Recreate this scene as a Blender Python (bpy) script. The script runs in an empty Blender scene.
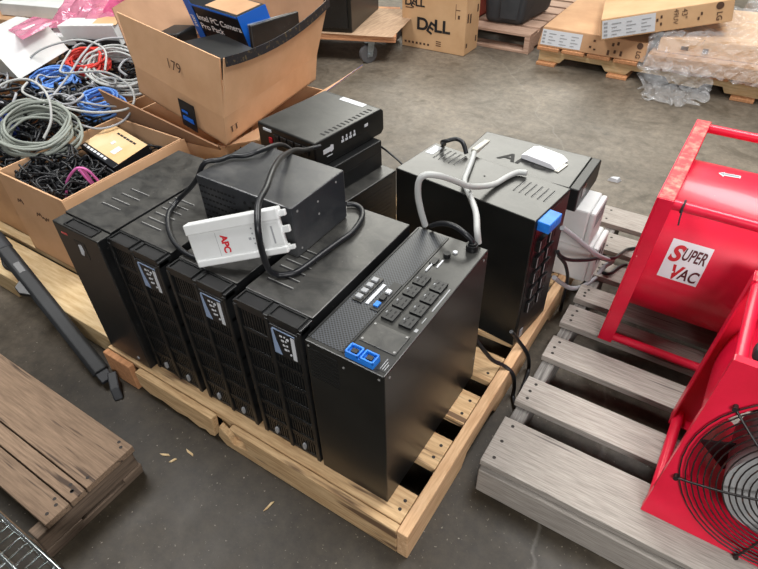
import bpy, math, random
from mathutils import Vector, Matrix, noise
random.seed(11)
SC = bpy.context.scene
COL = SC.collection
V = Vector
R = math.radians

# ------------------------------------------------------------------ materials
def lin(r, g, b):
    f = lambda u: (u/12.92 if u <= .04045 else ((u+.055)/1.055)**2.4)
    return (f(r/255), f(g/255), f(b/255), 1)

def mat(name, a, b=None, scale=20, stretch=(1, 1, 1), rough=.5, metal=0, bump=0, detail=6, lo=.35, hi=.65,
        spec=None, vary=0, coat=0, speck=None, speck_scale=60, speck_cut=.68, sheen=0, rough_var=0, dust=0):
    m = bpy.data.materials.new(name); m.use_nodes = True
    nt = m.node_tree; N = nt.nodes; L = nt.links
    bs = N['Principled BSDF']
    bs.inputs['Roughness'].default_value = rough; bs.inputs['Metallic'].default_value = metal
    if spec is not None: bs.inputs['Specular IOR Level'].default_value = spec
    if coat: bs.inputs['Coat Weight'].default_value = coat
    bs.inputs['Base Color'].default_value = a
    if b is None and not speck and not bump: return m
    tc = N.new('ShaderNodeTexCoord'); mp = N.new('ShaderNodeMapping'); mp.inputs['Scale'].default_value = stretch
    L.new(tc.outputs['Object'], mp.inputs['Vector'])
    oi = N.new('ShaderNodeObjectInfo')
    if vary:
        ad = N.new('ShaderNodeVectorMath'); ad.operation = 'ADD'
        mu = N.new('ShaderNodeMath'); mu.operation = 'MULTIPLY'; mu.inputs[1].default_value = 37
        L.new(oi.outputs['Random'], mu.inputs[0]); L.new(mp.outputs[0], ad.inputs[0]); L.new(mu.outputs[0], ad.inputs[1])
        vec = ad.outputs[0]
    else: vec = mp.outputs[0]
    nz = N.new('ShaderNodeTexNoise'); nz.inputs['Scale'].default_value = scale; nz.inputs['Detail'].default_value = detail
    nz.inputs['Roughness'].default_value = .6
    L.new(vec, nz.inputs['Vector'])
    col = None
    if b is not None:
        cr = N.new('ShaderNodeValToRGB'); e = cr.color_ramp.elements
        e[0].position = lo; e[0].color = a; e[1].position = hi; e[1].color = b
        L.new(nz.outputs['Fac'], cr.inputs[0]); col = cr.outputs[0]
    if speck:
        n2 = N.new('ShaderNodeTexNoise'); n2.inputs['Scale'].default_value = speck_scale; n2.inputs['Detail'].default_value = 3
        L.new(vec, n2.inputs['Vector'])
        r2 = N.new('ShaderNodeValToRGB'); r2.color_ramp.elements[0].position = speck_cut; r2.color_ramp.elements[1].position = speck_cut+.06
        L.new(n2.outputs['Fac'], r2.inputs[0])
        mx = N.new('ShaderNodeMix'); mx.data_type = 'RGBA'
        L.new(r2.outputs[0], mx.inputs['Factor'])
        if col: L.new(col, mx.inputs[6])
        else: mx.inputs[6].default_value = a
        mx.inputs[7].default_value = speck; col = mx.outputs[2]
    if vary:
        hs = N.new('ShaderNodeHueSaturation'); mr = N.new('ShaderNodeMapRange')
        mr.inputs['To Min'].default_value = 1-vary; mr.inputs['To Max'].default_value = 1+vary
        L.new(oi.outputs['Random'], mr.inputs['Value']); L.new(mr.outputs[0], hs.inputs['Value'])
        if col: L.new(col, hs.inputs['Color'])
        else: hs.inputs['Color'].default_value = a
        col = hs.outputs[0]
    if dust:                                             # settled dust, patchy and streaked, on faces that look up
        ge = N.new('ShaderNodeNewGeometry'); sp = N.new('ShaderNodeSeparateXYZ'); L.new(ge.outputs['Normal'], sp.inputs[0])
        up_ = N.new('ShaderNodeMapRange'); up_.inputs['From Min'].default_value = .6; up_.inputs['From Max'].default_value = .95; L.new(sp.outputs['Z'], up_.inputs['Value'])
        m2 = N.new('ShaderNodeMapping'); m2.inputs['Scale'].default_value = (1, 1.5, 1); m2.inputs['Rotation'].default_value = (0, 0, .6); L.new(vec, m2.inputs[0])
        n3 = N.new('ShaderNodeTexNoise'); n3.inputs['Scale'].default_value = 13; n3.inputs['Detail'].default_value = 10; n3.inputs['Roughness'].default_value = .7; n3.inputs['Distortion'].default_value = .8; L.new(m2.outputs[0], n3.inputs['Vector'])
        r3 = N.new('ShaderNodeMapRange'); r3.inputs['From Min'].default_value = .35; r3.inputs['From Max'].default_value = .8; r3.inputs['To Min'].default_value = .15*dust; r3.inputs['To Max'].default_value = dust; L.new(n3.outputs['Fac'], r3.inputs['Value'])
        mu3 = N.new('ShaderNodeMath'); mu3.operation = 'MULTIPLY'; L.new(r3.outputs[0], mu3.inputs[0]); L.new(up_.outputs[0], mu3.inputs[1])
        md = N.new('ShaderNodeMix'); md.data_type = 'RGBA'; L.new(mu3.outputs[0], md.inputs['Factor']); L.new(col, md.inputs[6]); md.inputs[7].default_value = lin(116, 114, 108); col = md.outputs[2]
    if col: L.new(col, bs.inputs['Base Color'])
    if rough_var:
        mr = N.new('ShaderNodeMapRange'); mr.inputs['To Min'].default_value = rough-rough_var; mr.inputs['To Max'].default_value = rough+rough_var
        L.new(nz.outputs['Fac'], mr.inputs['Value']); L.new(mr.outputs[0], bs.inputs['Roughness'])
    if bump:
        bp = N.new('ShaderNodeBump'); bp.inputs['Strength'].default_value = bump; bp.inputs['Distance'].default_value = .004
        L.new(nz.outputs['Fac'], bp.inputs['Height']); L.new(bp.outputs[0], bs.inputs['Normal'])
    return m

def film(name, color, alpha, rough=.12, scale=30, bump=.6):
    m = bpy.data.materials.new(name); m.use_nodes = True
    nt = m.node_tree; N = nt.nodes; L = nt.links
    bs = N['Principled BSDF']; bs.inputs['Base Color'].default_value = color; bs.inputs['Roughness'].default_value = rough
    bs.inputs['Alpha'].default_value = alpha; bs.inputs['Specular IOR Level'].default_value = .9
    tc = N.new('ShaderNodeTexCoord'); nz = N.new('ShaderNodeTexNoise'); nz.inputs['Scale'].default_value = scale
    bp = N.new('ShaderNodeBump'); bp.inputs['Strength'].default_value = bump; bp.inputs['Distance'].default_value = .01
    L.new(tc.outputs['Object'], nz.inputs['Vector']); L.new(nz.outputs['Fac'], bp.inputs['Height']); L.new(bp.outputs[0], bs.inputs['Normal'])
    return m

M = {}
M['case'] = mat('black_powder_steel', lin(17, 18, 19), lin(33, 34, 35), scale=7, rough=.36, lo=.4, hi=.75, speck=lin(70, 70, 68), speck_scale=90, speck_cut=.68, rough_var=.1, dust=.5)
M['case_clean'] = mat('black_satin_steel', lin(18, 19, 19), lin(27, 28, 27), scale=5, rough=.31, rough_var=.05, dust=.22, speck=lin(90, 90, 88), speck_scale=120, speck_cut=.76)
M['case_grey'] = mat('dusty_charcoal_steel', lin(44, 46, 50), lin(84, 84, 84), scale=9, rough=.32, lo=.45, hi=.8, rough_var=.1, dust=.3)
M['plast'] = mat('black_plastic', lin(15, 16, 17), lin(24, 25, 26), scale=14, rough=.42)
M['dark'] = mat('recess_black', lin(7, 7, 8), rough=.7)
M['fin'] = mat('louver_black', lin(16, 17, 18), rough=.36, lo=.3, hi=.7, b=lin(30, 31, 31), scale=60)
M['slotline'] = mat('slot_edge', lin(140, 140, 138), rough=.45)
M['mesh_grille'] = None
M['white_pl'] = mat('off_white_plastic', lin(222, 224, 224), lin(206, 208, 206), scale=6, rough=.45)
M['beige_pl'] = mat('beige_plastic', lin(200, 198, 188), lin(180, 178, 168), scale=6, rough=.5)
M['paper'] = mat('white_paper', lin(226, 228, 232), rough=.7)
M['label'] = mat('label_white', lin(205, 208, 212), rough=.6)
M['greymark'] = mat('mark_grey', lin(150, 152, 155), rough=.6)
M['ink'] = mat('ink_black', lin(34, 32, 32), rough=.7)
M['inkbrown'] = mat('ink_brown', lin(82, 58, 42), rough=.8)
M['inkmar'] = mat('ink_maroon', lin(84, 14, 26), rough=.6)
M['inkred'] = mat('ink_red', lin(196, 22, 38), rough=.6)
M['lcdblue'] = mat('panel_blue_grey', lin(140, 160, 190), rough=.4)
M['blue_conn'] = mat('blue_connector', lin(38, 130, 226), lin(28, 110, 208), scale=30, rough=.45)
M['blue_card'] = mat('printed_blue', lin(20, 96, 196), rough=.45)
M['black_card'] = mat('printed_black', lin(14, 17, 24), rough=.4)
M['cable_blk'] = mat('black_rubber_cable', lin(22, 24, 28), rough=.42)
M['cable_gry'] = mat('grey_cable', lin(160, 162, 166), rough=.45)
M['cable_lgt'] = mat('pale_grey_cable', lin(176, 178, 176), rough=.5)
M['cable_olv'] = mat('grey_green_cable', lin(142, 148, 140), rough=.5)
M['cable_blu'] = mat('blue_cable', lin(100, 150, 226), rough=.45)
M['cable_nvy'] = mat('navy_cable', lin(30, 50, 130), rough=.45)
M['cable_red'] = mat('red_cable', lin(216, 62, 52), rough=.45)
M['cable_pnk'] = mat('pink_cable', lin(216, 110, 176), rough=.45)
M['card'] = mat('cardboard', lin(214, 172, 134), lin(200, 157, 118), scale=5, rough=.85, vary=.05, bump=.06)
M['card_pale'] = mat('pale_cardboard', lin(212, 174, 132), lin(200, 160, 118), scale=5, rough=.85, vary=.04)
M['card_brown'] = mat('brown_cardboard', lin(196, 156, 118), lin(180, 140, 104), scale=5, rough=.85, vary=.05)
M['card_in'] = mat('cardboard_inside', lin(172, 134, 104), lin(156, 120, 92), scale=6, rough=.9)
M['tape_print'] = mat('printed_tape', lin(28, 30, 38), lin(96, 84, 60), scale=70, rough=.4, lo=.58, hi=.66, detail=2)
M['tape_blue'] = mat('printed_blue_tape', lin(70, 90, 170), lin(190, 196, 210), scale=50, rough=.4, lo=.5, hi=.6, detail=2)
M['yellow_card'] = mat('yellow_print', lin(238, 212, 170), lin(230, 184, 124), scale=4, rough=.4)
M['wood_x'] = mat('pallet_wood', lin(214, 182, 138), lin(178, 142, 100), scale=9, stretch=(1.2, 12, 12), rough=.75, vary=.1, bump=.15, speck=lin(112, 86, 62), speck_scale=2.6, speck_cut=.56)
M['wood_y'] = mat('pallet_wood_lengthwise', lin(214, 178, 138), lin(188, 148, 108), scale=9, stretch=(12, 1.2, 12), rough=.75, vary=.08, bump=.15)
M['wood_pale'] = mat('pale_pallet_wood', lin(216, 192, 150), lin(188, 158, 112), scale=7, stretch=(1.2, 10, 10), rough=.75, vary=.06, bump=.1)
M['wood_pale_y'] = mat('pale_pallet_wood_lengthwise', lin(214, 188, 146), lin(190, 160, 116), scale=7, stretch=(10, 1.2, 10), rough=.75, vary=.06, bump=.1)
M['wood_orange'] = mat('orange_pallet_wood', lin(206, 150, 106), lin(180, 126, 84), scale=9, stretch=(10, 1.5, 10), rough=.8, vary=.1)
M['grey_x'] = mat('weathered_wood', lin(184, 177, 168), lin(116, 109, 102), scale=14, stretch=(1.0, 20, 20), rough=.85, vary=.08, bump=.3, lo=.25, hi=.8, detail=10, speck=lin(104, 98, 94), speck_scale=3, speck_cut=.66)
M['grey_y'] = mat('weathered_wood_lengthwise', lin(150, 147, 142), lin(98, 95, 91), scale=8, stretch=(16, 1.0, 16), rough=.85, vary=.08, bump=.35)
M['drk_x'] = mat('old_brown_wood', lin(148, 124, 102), lin(92, 74, 58), scale=12, stretch=(1.0, 18, 18), rough=.85, vary=.1, bump=.3, detail=10, lo=.25, hi=.8, speck=lin(70, 56, 46), speck_scale=3, speck_cut=.64)
M['drk_y'] = mat('old_brown_wood_lengthwise', lin(120, 102, 86), lin(82, 68, 56), scale=7, stretch=(14, 1.0, 14), rough=.85, vary=.1, bump=.3)
M['pink_x'] = mat('pinkish_wood', lin(190, 160, 140), lin(160, 128, 108), scale=7, stretch=(1.0, 12, 12), rough=.85, vary=.08)
M['ply'] = mat('plywood_top', lin(190, 160, 130), lin(160, 130, 104), scale=6, stretch=(10, 1.5, 10), rough=.8)
M['ply_edge'] = mat('plywood_edge', lin(214, 162, 118), lin(180, 122, 88), scale=16, stretch=(1, 1, 14), rough=.8)
M['nail'] = mat('rusty_nail', lin(44, 38, 34), rough=.7)
M['red'] = mat('red_paint', lin(230, 26, 64), lin(210, 18, 52), scale=7, rough=.36, speck=lin(238, 170, 170), speck_scale=70, speck_cut=.76, coat=.15)
M['redworn'] = mat('worn_red_edge', lin(210, 60, 66), lin(206, 150, 130), scale=40, rough=.5, lo=.45, hi=.7)
M['wire'] = mat('grille_wire', lin(30, 26, 26), lin(96, 62, 48), scale=60, rough=.4, lo=.55, hi=.75)
M['dark_blade'] = mat('dark_fan_blade', lin(40, 26, 28), rough=.5)
M['hub'] = mat('grey_hub', lin(178, 178, 178), lin(160, 160, 160), scale=10, rough=.5)
M['rubber'] = mat('black_rubber', lin(34, 36, 40), rough=.6)
M['tyre'] = mat('grey_caster_rubber', lin(92, 92, 94), rough=.6)
M['bar'] = mat('matt_black_rail', lin(22, 24, 26), lin(34, 36, 38), scale=9, rough=.6)
M['zinc'] = mat('zinc_plate', lin(176, 186, 192), rough=.38, metal=.7, b=lin(150, 160, 166), scale=30)
M['chrome'] = mat('chrome_wire', lin(206, 212, 212), rough=.16, metal=1)
M['bag_blk'] = mat('dark_bag', lin(56, 60, 64), lin(44, 48, 52), scale=8, rough=.6, bump=.2)
M['crate_red'] = mat('red_crate', lin(196, 74, 60), rough=.5)
M['pinkbag'] = film('pink_antistatic_bag', lin(214, 128, 158), .66)
M['pinkbag2'] = film('hot_pink_antistatic_bag', lin(232, 108, 156), .8)
M['wrap'] = film('clear_stretch_wrap', lin(236, 238, 240), .26, rough=.1, scale=45, bump=1)
M['wrap2'] = film('clear_plastic_film', lin(226, 228, 230), .24, rough=.12, scale=45, bump=1)
M['decal_blk'] = mat('decal_black', lin(18, 18, 20), rough=.5)
M['amberbrown'] = mat('smoked_red_window', lin(66, 18, 20), rough=.25)

def perforated():
    m = bpy.data.materials.new('perforated_steel'); m.use_nodes = True
    nt = m.node_tree; N = nt.nodes; L = nt.links; bs = N['Principled BSDF']; bs.inputs['Roughness'].default_value = .4
    tc = N.new('ShaderNodeTexCoord'); mp = N.new('ShaderNodeMapping'); mp.inputs['Rotation'].default_value = (0, 0, R(45))
    vo = N.new('ShaderNodeTexVoronoi'); vo.inputs['Scale'].default_value = 165; vo.inputs['Randomness'].default_value = 0
    L.new(tc.outputs['Object'], mp.inputs[0]); L.new(mp.outputs[0], vo.inputs['Vector'])
    cr = N.new('ShaderNodeValToRGB'); e = cr.color_ramp.elements
    e[0].position = .36; e[0].color = lin(6, 6, 7); e[1].position = .44; e[1].color = lin(62, 66, 72)
    L.new(vo.outputs['Distance'], cr.inputs[0]); L.new(cr.outputs[0], bs.inputs['Base Color'])
    return m
M['mesh_grille'] = perforated()

def concrete():
    m = bpy.data.materials.new('worn_concrete'); m.use_nodes = True
    nt = m.node_tree; N = nt.nodes; L = nt.links; bs = N['Principled BSDF']
    tc = N.new('ShaderNodeTexCoord')
    def nz(s, d=6, r=.6, dist=0):
        n = N.new('ShaderNodeTexNoise'); n.inputs['Scale'].default_value = s; n.inputs['Detail'].default_value = d
        n.inputs['Roughness'].default_value = r; n.inputs['Distortion'].default_value = dist
        L.new(tc.outputs['Object'], n.inputs['Vector']); return n.outputs['Fac']
    def ramp(f, p0, c0, p1, c1):
        r = N.new('ShaderNodeValToRGB'); e = r.color_ramp.elements
        e[0].position = p0; e[0].color = c0; e[1].position = p1; e[1].color = c1; L.new(f, r.inputs[0]); return r.outputs[0]
    def mix(f, a, b, mode='MIX'):
        x = N.new('ShaderNodeMix'); x.data_type = 'RGBA'; x.blend_type = mode
        if isinstance(f, float): x.inputs['Factor'].default_value = f
        else: L.new(f, x.inputs['Factor'])
        for s, v in ((6, a), (7, b)):
            if isinstance(v, tuple): x.inputs[s].default_value = v
            else: L.new(v, x.inputs[s])
        return x.outputs[2]
    base = ramp(nz(1.1, 8, .62, .6), .36, lin(92, 84, 73), .64, lin(130, 120, 106))
    fine = ramp(nz(22, 10, .75), .32, (.52, .52, .52, 1), .68, (1.2, 1.2, 1.2, 1))
    c = mix(1.0, base, fine, 'MULTIPLY')
    stain = ramp(nz(2.6, 5, .6, 1.4), .56, (0, 0, 0, 1), .70, (1, 1, 1, 1))
    c = mix(stain, c, lin(74, 66, 54))
    # darker brown patch of floor with a ragged edge, around the pallet fronts
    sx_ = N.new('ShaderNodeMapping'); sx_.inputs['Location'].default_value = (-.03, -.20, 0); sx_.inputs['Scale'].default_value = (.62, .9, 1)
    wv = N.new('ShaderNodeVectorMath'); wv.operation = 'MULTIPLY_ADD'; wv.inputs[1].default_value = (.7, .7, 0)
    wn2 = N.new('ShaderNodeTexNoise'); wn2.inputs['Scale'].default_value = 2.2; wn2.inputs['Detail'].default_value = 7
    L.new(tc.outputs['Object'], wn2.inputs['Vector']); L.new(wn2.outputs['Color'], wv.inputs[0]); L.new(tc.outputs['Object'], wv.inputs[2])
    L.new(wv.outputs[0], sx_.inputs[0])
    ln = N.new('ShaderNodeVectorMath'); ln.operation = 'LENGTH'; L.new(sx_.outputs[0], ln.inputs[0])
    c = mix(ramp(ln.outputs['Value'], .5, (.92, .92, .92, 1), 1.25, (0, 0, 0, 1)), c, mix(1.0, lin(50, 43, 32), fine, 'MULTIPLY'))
    pale = ramp(nz(95, 3, .6), .66, (0, 0, 0, 1), .74, (.8, .8, .8, 1))
    c = mix(pale, c, lin(150, 142, 128))
    # a few wandering pale cracks
    vo = N.new('ShaderNodeTexVoronoi'); vo.feature = 'DISTANCE_TO_EDGE'; vo.inputs['Scale'].default_value = .42
    wn = N.new('ShaderNodeTexNoise'); wn.inputs['Scale'].default_value = 3; wn.inputs['Detail'].default_value = 6
    va = N.new('ShaderNodeVectorMath'); va.operation = 'MULTIPLY_ADD'; va.inputs[1].default_value = (.35, .35, 0)
    L.new(tc.outputs['Object'], wn.inputs['Vector']); L.new(wn.outputs['Color'], va.inputs[0]); L.new(tc.outputs['Object'], va.inputs[2])
    L.new(va.outputs[0], vo.inputs['Vector'])
    crack = ramp(vo.outputs['Distance'], .0006, (.13, .13, .13, 1), .0022, (0, 0, 0, 1))
    c = mix(crack, c, lin(178, 174, 166))
    L.new(c, bs.inputs['Base Color']); bs.inputs['Specular IOR Level'].default_value = .35
    rr = N.new('ShaderNodeMapRange'); rr.inputs['To Min'].default_value = .34; rr.inputs['To Max'].default_value = .62
    L.new(nz(5, 6), rr.inputs['Value']); L.new(rr.outputs[0], bs.inputs['Roughness'])
    bp = N.new('ShaderNodeBump'); bp.inputs['Strength'].default_value = .12; bp.inputs['Distance'].default_value = .004
    L.new(nz(40, 8), bp.inputs['Height']); L.new(bp.outputs[0], bs.inputs['Normal'])
    return m
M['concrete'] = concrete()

# ------------------------------------------------------------------ mesh builder
ORG = {}
class MB:
    def __init__(s, mtx=None):
        s.v = []; s.f = []; s.mi = []; s.sm = []; s.M = mtx
    def add(s, vs, fs, mi=0, smooth=False):
        o = len(s.v)
        for p in vs:
            p = V(p); s.v.append(s.M @ p if s.M is not None else p)
        for f in fs:
            s.f.append([o+i for i in f]); s.mi.append(mi); s.sm.append(smooth)
        return s
    def hexa(s, b, t, mi=0):
        return s.add(list(b)+list(t), [(3, 2, 1, 0), (4, 5, 6, 7), (0, 1, 5, 4), (1, 2, 6, 5), (2, 3, 7, 6), (3, 0, 4, 7)], mi)
    def box(s, x0, x1, y0, y1, z0, z1, mi=0):
        return s.hexa([(x0, y0, z0), (x1, y0, z0), (x1, y1, z0), (x0, y1, z0)], [(x0, y0, z1), (x1, y0, z1), (x1, y1, z1), (x0, y1, z1)], mi)
    def slab(s, p, t, mi=0):
        p = [V(q) for q in p]; n = (p[1]-p[0]).cross(p[3]-p[0]).normalized()*t
        return s.hexa([q-n for q in p], p, mi)
    def cyl(s, p0, p1, r, n=24, mi=0, r1=None, smooth=True, inner=None):
        p0, p1 = V(p0), V(p1); r1 = r if r1 is None else r1
        d = (p1-p0).normalized(); u = d.orthogonal().normalized(); w = d.cross(u)
        ring = lambda c, q: [c+(u*math.cos(2*math.pi*i/n)+w*math.sin(2*math.pi*i/n))*q for i in range(n)]
        if inner is None:
            s.add(ring(p0, r)+ring(p1, r1), [(i, (i+1) % n, n+(i+1) % n, n+i) for i in range(n)], mi, smooth)
            s.add(ring(p0, r), [tuple(range(n))[::-1]], mi); s.add(ring(p1, r1), [tuple(range(n))], mi)
        else:
            s.add(ring(p0, r)+ring(p1, r1), [(i, (i+1) % n, n+(i+1) % n, n+i) for i in range(n)], mi, smooth)
            s.add(ring(p0, inner)+ring(p1, inner), [(n+i, n+(i+1) % n, (i+1) % n, i) for i in range(n)], mi, smooth)
            s.add(ring(p0, r)+ring(p0, inner), [(n+i, n+(i+1) % n, (i+1) % n, i) for i in range(n)], mi)
            s.add(ring(p1, r)+ring(p1, inner), [(i, (i+1) % n, n+(i+1) % n, n+i) for i in range(n)], mi)
        return s
    def tube(s, pts, r, n=8, mi=0, res=6, spline=True, closed=False):
        pts = [V(p) for p in pts]
        if spline and len(pts) > 2:
            q = []; m = len(pts)
            rng = range(m) if closed else range(m-1)
            for i in rng:
                if closed: a, b, c, d = pts[(i-1) % m], pts[i], pts[(i+1) % m], pts[(i+2) % m]
                else: a, b, c, d = pts[max(i-1, 0)], pts[i], pts[i+1], pts[min(i+2, m-1)]
                for k in range(res):
                    t = k/res
                    q.append(.5*((2*b)+(c-a)*t+(2*a-5*b+4*c-d)*t*t+(3*b-a-3*c+d)*t**3))
            if not closed: q.append(pts[-1])
            pts = q
        m = len(pts); vs = []
        u = None
        for i in range(m):
            t = (pts[(i+1) % m]-pts[i-1]) if closed else (pts[min(i+1, m-1)]-pts[max(i-1, 0)])
            if t.length < 1e-9: t = V((1, 0, 0))
            t.normalize()
            u = t.orthogonal() if u is None else u-t*u.dot(t)
            if u.length < 1e-6: u = t.orthogonal()
            u = u.normalized(); w = t.cross(u)
            vs += [pts[i]+(u*math.cos(2*math.pi*k/n)+w*math.sin(2*math.pi*k/n))*r for k in range(n)]
        fs = [(i*n+k, i*n+(k+1) % n, ((i+1) % m)*n+(k+1) % n, ((i+1) % m)*n+k) for i in range(m if closed else m-1) for k in range(n)]
        s.add(vs, fs, mi, True)
        if not closed:
            s.add(vs[:n], [tuple(range(n))[::-1]], mi); s.add(vs[-n:], [tuple(range(n))], mi)
        return s
    def prism(s, poly, ax, a0, a1, mi=0):
        """poly of 2-D points in the two axes other than ax, extruded from a0 to a1 along ax"""
        def mk(p, a):
            q = list(p); q.insert(ax, a); return tuple(q)
        n = len(poly)
        s.add([mk(p, a0) for p in poly]+[mk(p, a1) for p in poly],
              [tuple(range(n))[::-1], tuple(range(n, 2*n))]+[(i, (i+1) % n, n+(i+1) % n, n+i) for i in range(n)], mi)
        return s
    def build(s, name, mats, parent=None, loc=None, bevel=0, seg=2):
        mats = mats if isinstance(mats, (list, tuple)) else [mats]
        org = V(loc) if loc is not None else (ORG[parent.name] if parent else V((0, 0, 0)))
        me = bpy.data.meshes.new(name)
        me.from_pydata([p-org for p in s.v], [], s.f)
        for m in mats: me.materials.append(m)
        me.polygons.foreach_set('material_index', s.mi); me.polygons.foreach_set('use_smooth', s.sm)
        me.update()
        import bmesh
        bm = bmesh.new(); bm.from_mesh(me); bmesh.ops.recalc_face_normals(bm, faces=bm.faces); bm.to_mesh(me); bm.free()
        o = bpy.data.objects.new(name, me); COL.objects.link(o)
        if parent: o.parent = parent; o.location = org-ORG[parent.name]
        else: o.location = org
        ORG[o.name] = org
        if bevel:
            b = o.modifiers.new('bevel', 'BEVEL'); b.width = bevel; b.segments = seg; b.limit_method = 'ANGLE'; b.angle_limit = R(35)
        return o

def tag(o, label=None, cat=None, group=None, kind=None):
    if label: o['label'] = label
    if cat: o['category'] = cat
    if group: o['group'] = group
    if kind: o['kind'] = kind
    return o
def thing(name, label, cat, loc, group=None):
    o = bpy.data.objects.new(name, None); COL.objects.link(o); o.location = loc; o.empty_display_size = .05
    ORG[o.name] = V(loc); return tag(o, label, cat, group)
def copy_tree(o, parent=None):
    c = o.copy(); COL.objects.link(c)
    if parent: c.parent = parent
    for ch in list(o.children): copy_tree(ch, c)
    return c

def text(body, o, xd, yd, size, m, parent, name='lettering', bold=0, align='LEFT', fn=None, sx=1, shear=0):
    """lettering mesh: baseline starts at o, runs along xd, up along yd; size = cap height"""
    cu = bpy.data.curves.new('t', 'FONT'); cu.body = body; cu.align_x = align; cu.offset = bold; cu.shear = shear
    ob = bpy.data.objects.new('t', cu); COL.objects.link(ob)
    bpy.context.view_layer.update()
    me0 = bpy.data.meshes.new_from_object(ob.evaluated_get(bpy.context.evaluated_depsgraph_get()))
    bpy.data.objects.remove(ob); bpy.data.curves.remove(cu)
    o, xd, yd = V(o), V(xd).normalized(), V(yd).normalized(); nn = xd.cross(yd); k = size/.69
    vs = []
    for v in me0.vertices:
        a, b = v.co.x*k*sx, v.co.y*k
        vs.append(fn(a, b) if fn else o+xd*a+yd*b+nn*.0008)
    b = MB(); b.add(vs, [tuple(p.vertices) for p in me0.polygons]); bpy.data.meshes.remove(me0)
    return b.build(name, m, parent)

def cable(name, label, cat, pts, r, m, group=None, plug=None, n=8):
    b = MB(); b.tube(pts, r, n=n)
    lo = min(pts, key=lambda p: p[2])
    o = b.build(name, m, None, loc=(lo[0], lo[1], lo[2]-r))
    tag(o, label, cat, group)
    return o

# ------------------------------------------------------------------ camera
cam = bpy.data.cameras.new('camera'); co = bpy.data.objects.new('camera', cam); COL.objects.link(co)
fw = V((-0.42505, 0.62802, -0.65183)); up = V((-0.33905, 0.55709, 0.75810)); 
fw.normalize(); rt = fw.cross(up).normalized(); up = rt.cross(fw)
co.matrix_world = Matrix(((rt.x, up.x, -fw.x, .4070), (rt.y, up.y, -fw.y, -.6085), (rt.z, up.z, -fw.z, 1.4618), (0, 0, 0, 1)))
cam.sensor_width = 36; cam.lens = 573.566*36/758; cam.clip_start = .02; cam.clip_end = 60
SC.camera = co

# ------------------------------------------------------------------ setting and light
wl = MB(); wl.box(-9, 7, 12.8, 13, 0, 6.5)
tag(wl.build('wall_back', M['beige_pl'], None, loc=(0, 12.9, 0)), kind='structure')
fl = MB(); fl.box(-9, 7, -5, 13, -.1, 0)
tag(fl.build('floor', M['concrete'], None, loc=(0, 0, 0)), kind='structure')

w = bpy.data.worlds.new('warehouse'); SC.world = w; w.use_nodes = True
w.node_tree.nodes['Background'].inputs[0].default_value = (1, .98, .94, 1)
w.node_tree.nodes['Background'].inputs[1].default_value = .08
def area(name, loc, target, sx, sy, power, color=(1, 1, 1)):
    d = bpy.data.lights.new(name, 'AREA'); d.shape = 'RECTANGLE'; d.size = sx; d.size_y = sy; d.energy = power; d.color = color
    o = bpy.data.objects.new(name, d); COL.objects.link(o); o.location = loc
    o.rotation_euler = (V(target)-V(loc)).to_track_quat('-Z', 'Y').to_euler(); return o
area('skylight_panel', (-3.5, 8.6, 5.4), (-3.3, 6.5, 0), 6.0, 4.6, 760, (1, .985, .90))
area('bay_or_fill_lamp', (.8, 2.2, 4.6), (.5, 2.0, 0), 2.4, 1.2, 200, (1, .985, .97))
area('bay_or_fill_lamp', (-2.6, .2, 4.6), (-2.0, .9, 0), 2.4, 1.2, 175, (1, .985, .97))
area('bay_or_fill_lamp', (1.8, -2.0, 2.2), (.8, .3, .2), 1.2, .6, 78, (1, .985, .98))  # low fill lamp added behind the camera to brighten the fan and front faces
vs_ = SC.view_settings
vs_.view_transform = 'Standard'; vs_.look = 'None'; vs_.gamma = 1; vs_.use_curve_mapping = False; vs_.exposure = 0.0

# ------------------------------------------------------------------ pallets
def nails(b, pts, z, r=.005, mi=1):
    for x, y in pts: b.cyl((x, y, z-.002), (x, y, z+.0006), r, 8, mi, smooth=False)
def deck_board(parent, x0, x1, y0, y1, z0, z1, m, nl=(), bev=.003, jag=None):
    b = MB(); b.box(x0, x1, y0, y1, z0, z1); nails(b, nl, z1)
    return b.build('deck_board', [m, M['nail']], parent, bevel=bev)
def stringer(parent, x0, x1, y0, y1, z0, z1, m):
    return MB().box(x0, x1, y0, y1, z0, z1).build('stringer', m, parent, bevel=.003)

# pallet under the power supplies
p = thing('wooden_pallet', 'tan wooden pallet with a broken front edge under the row of black power units', 'pallet', (-.5, .55, 0))
ys = [(-.028, .058), (.145, .247), (.312, .424), (.487, .60), (.67, .77), (.845, .95), (1.02, 1.11), (1.165, 1.25)]
for a, b_ in ys: deck_board(p, -1.06, .055, a, b_, .09, .112, M['wood_x'], [(.035, a+.03), (.035, b_-.03)])
for x in (-1.0, -.5): stringer(p, x-.02, x+.02, -.028, 1.25, .018, .09, M['wood_y'])
st = MB(); st.prism([(-.05, 0), (.25, 0), (.28, .04), (.45, .04), (.48, 0), (.72, 0), (.75, .04), (.92, .04), (.95, 0), (1.255, 0), (1.255, .113), (-.05, .113)], 0, .057, .088)
st.build('stringer', M['wood_y'], p, bevel=.003)
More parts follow.
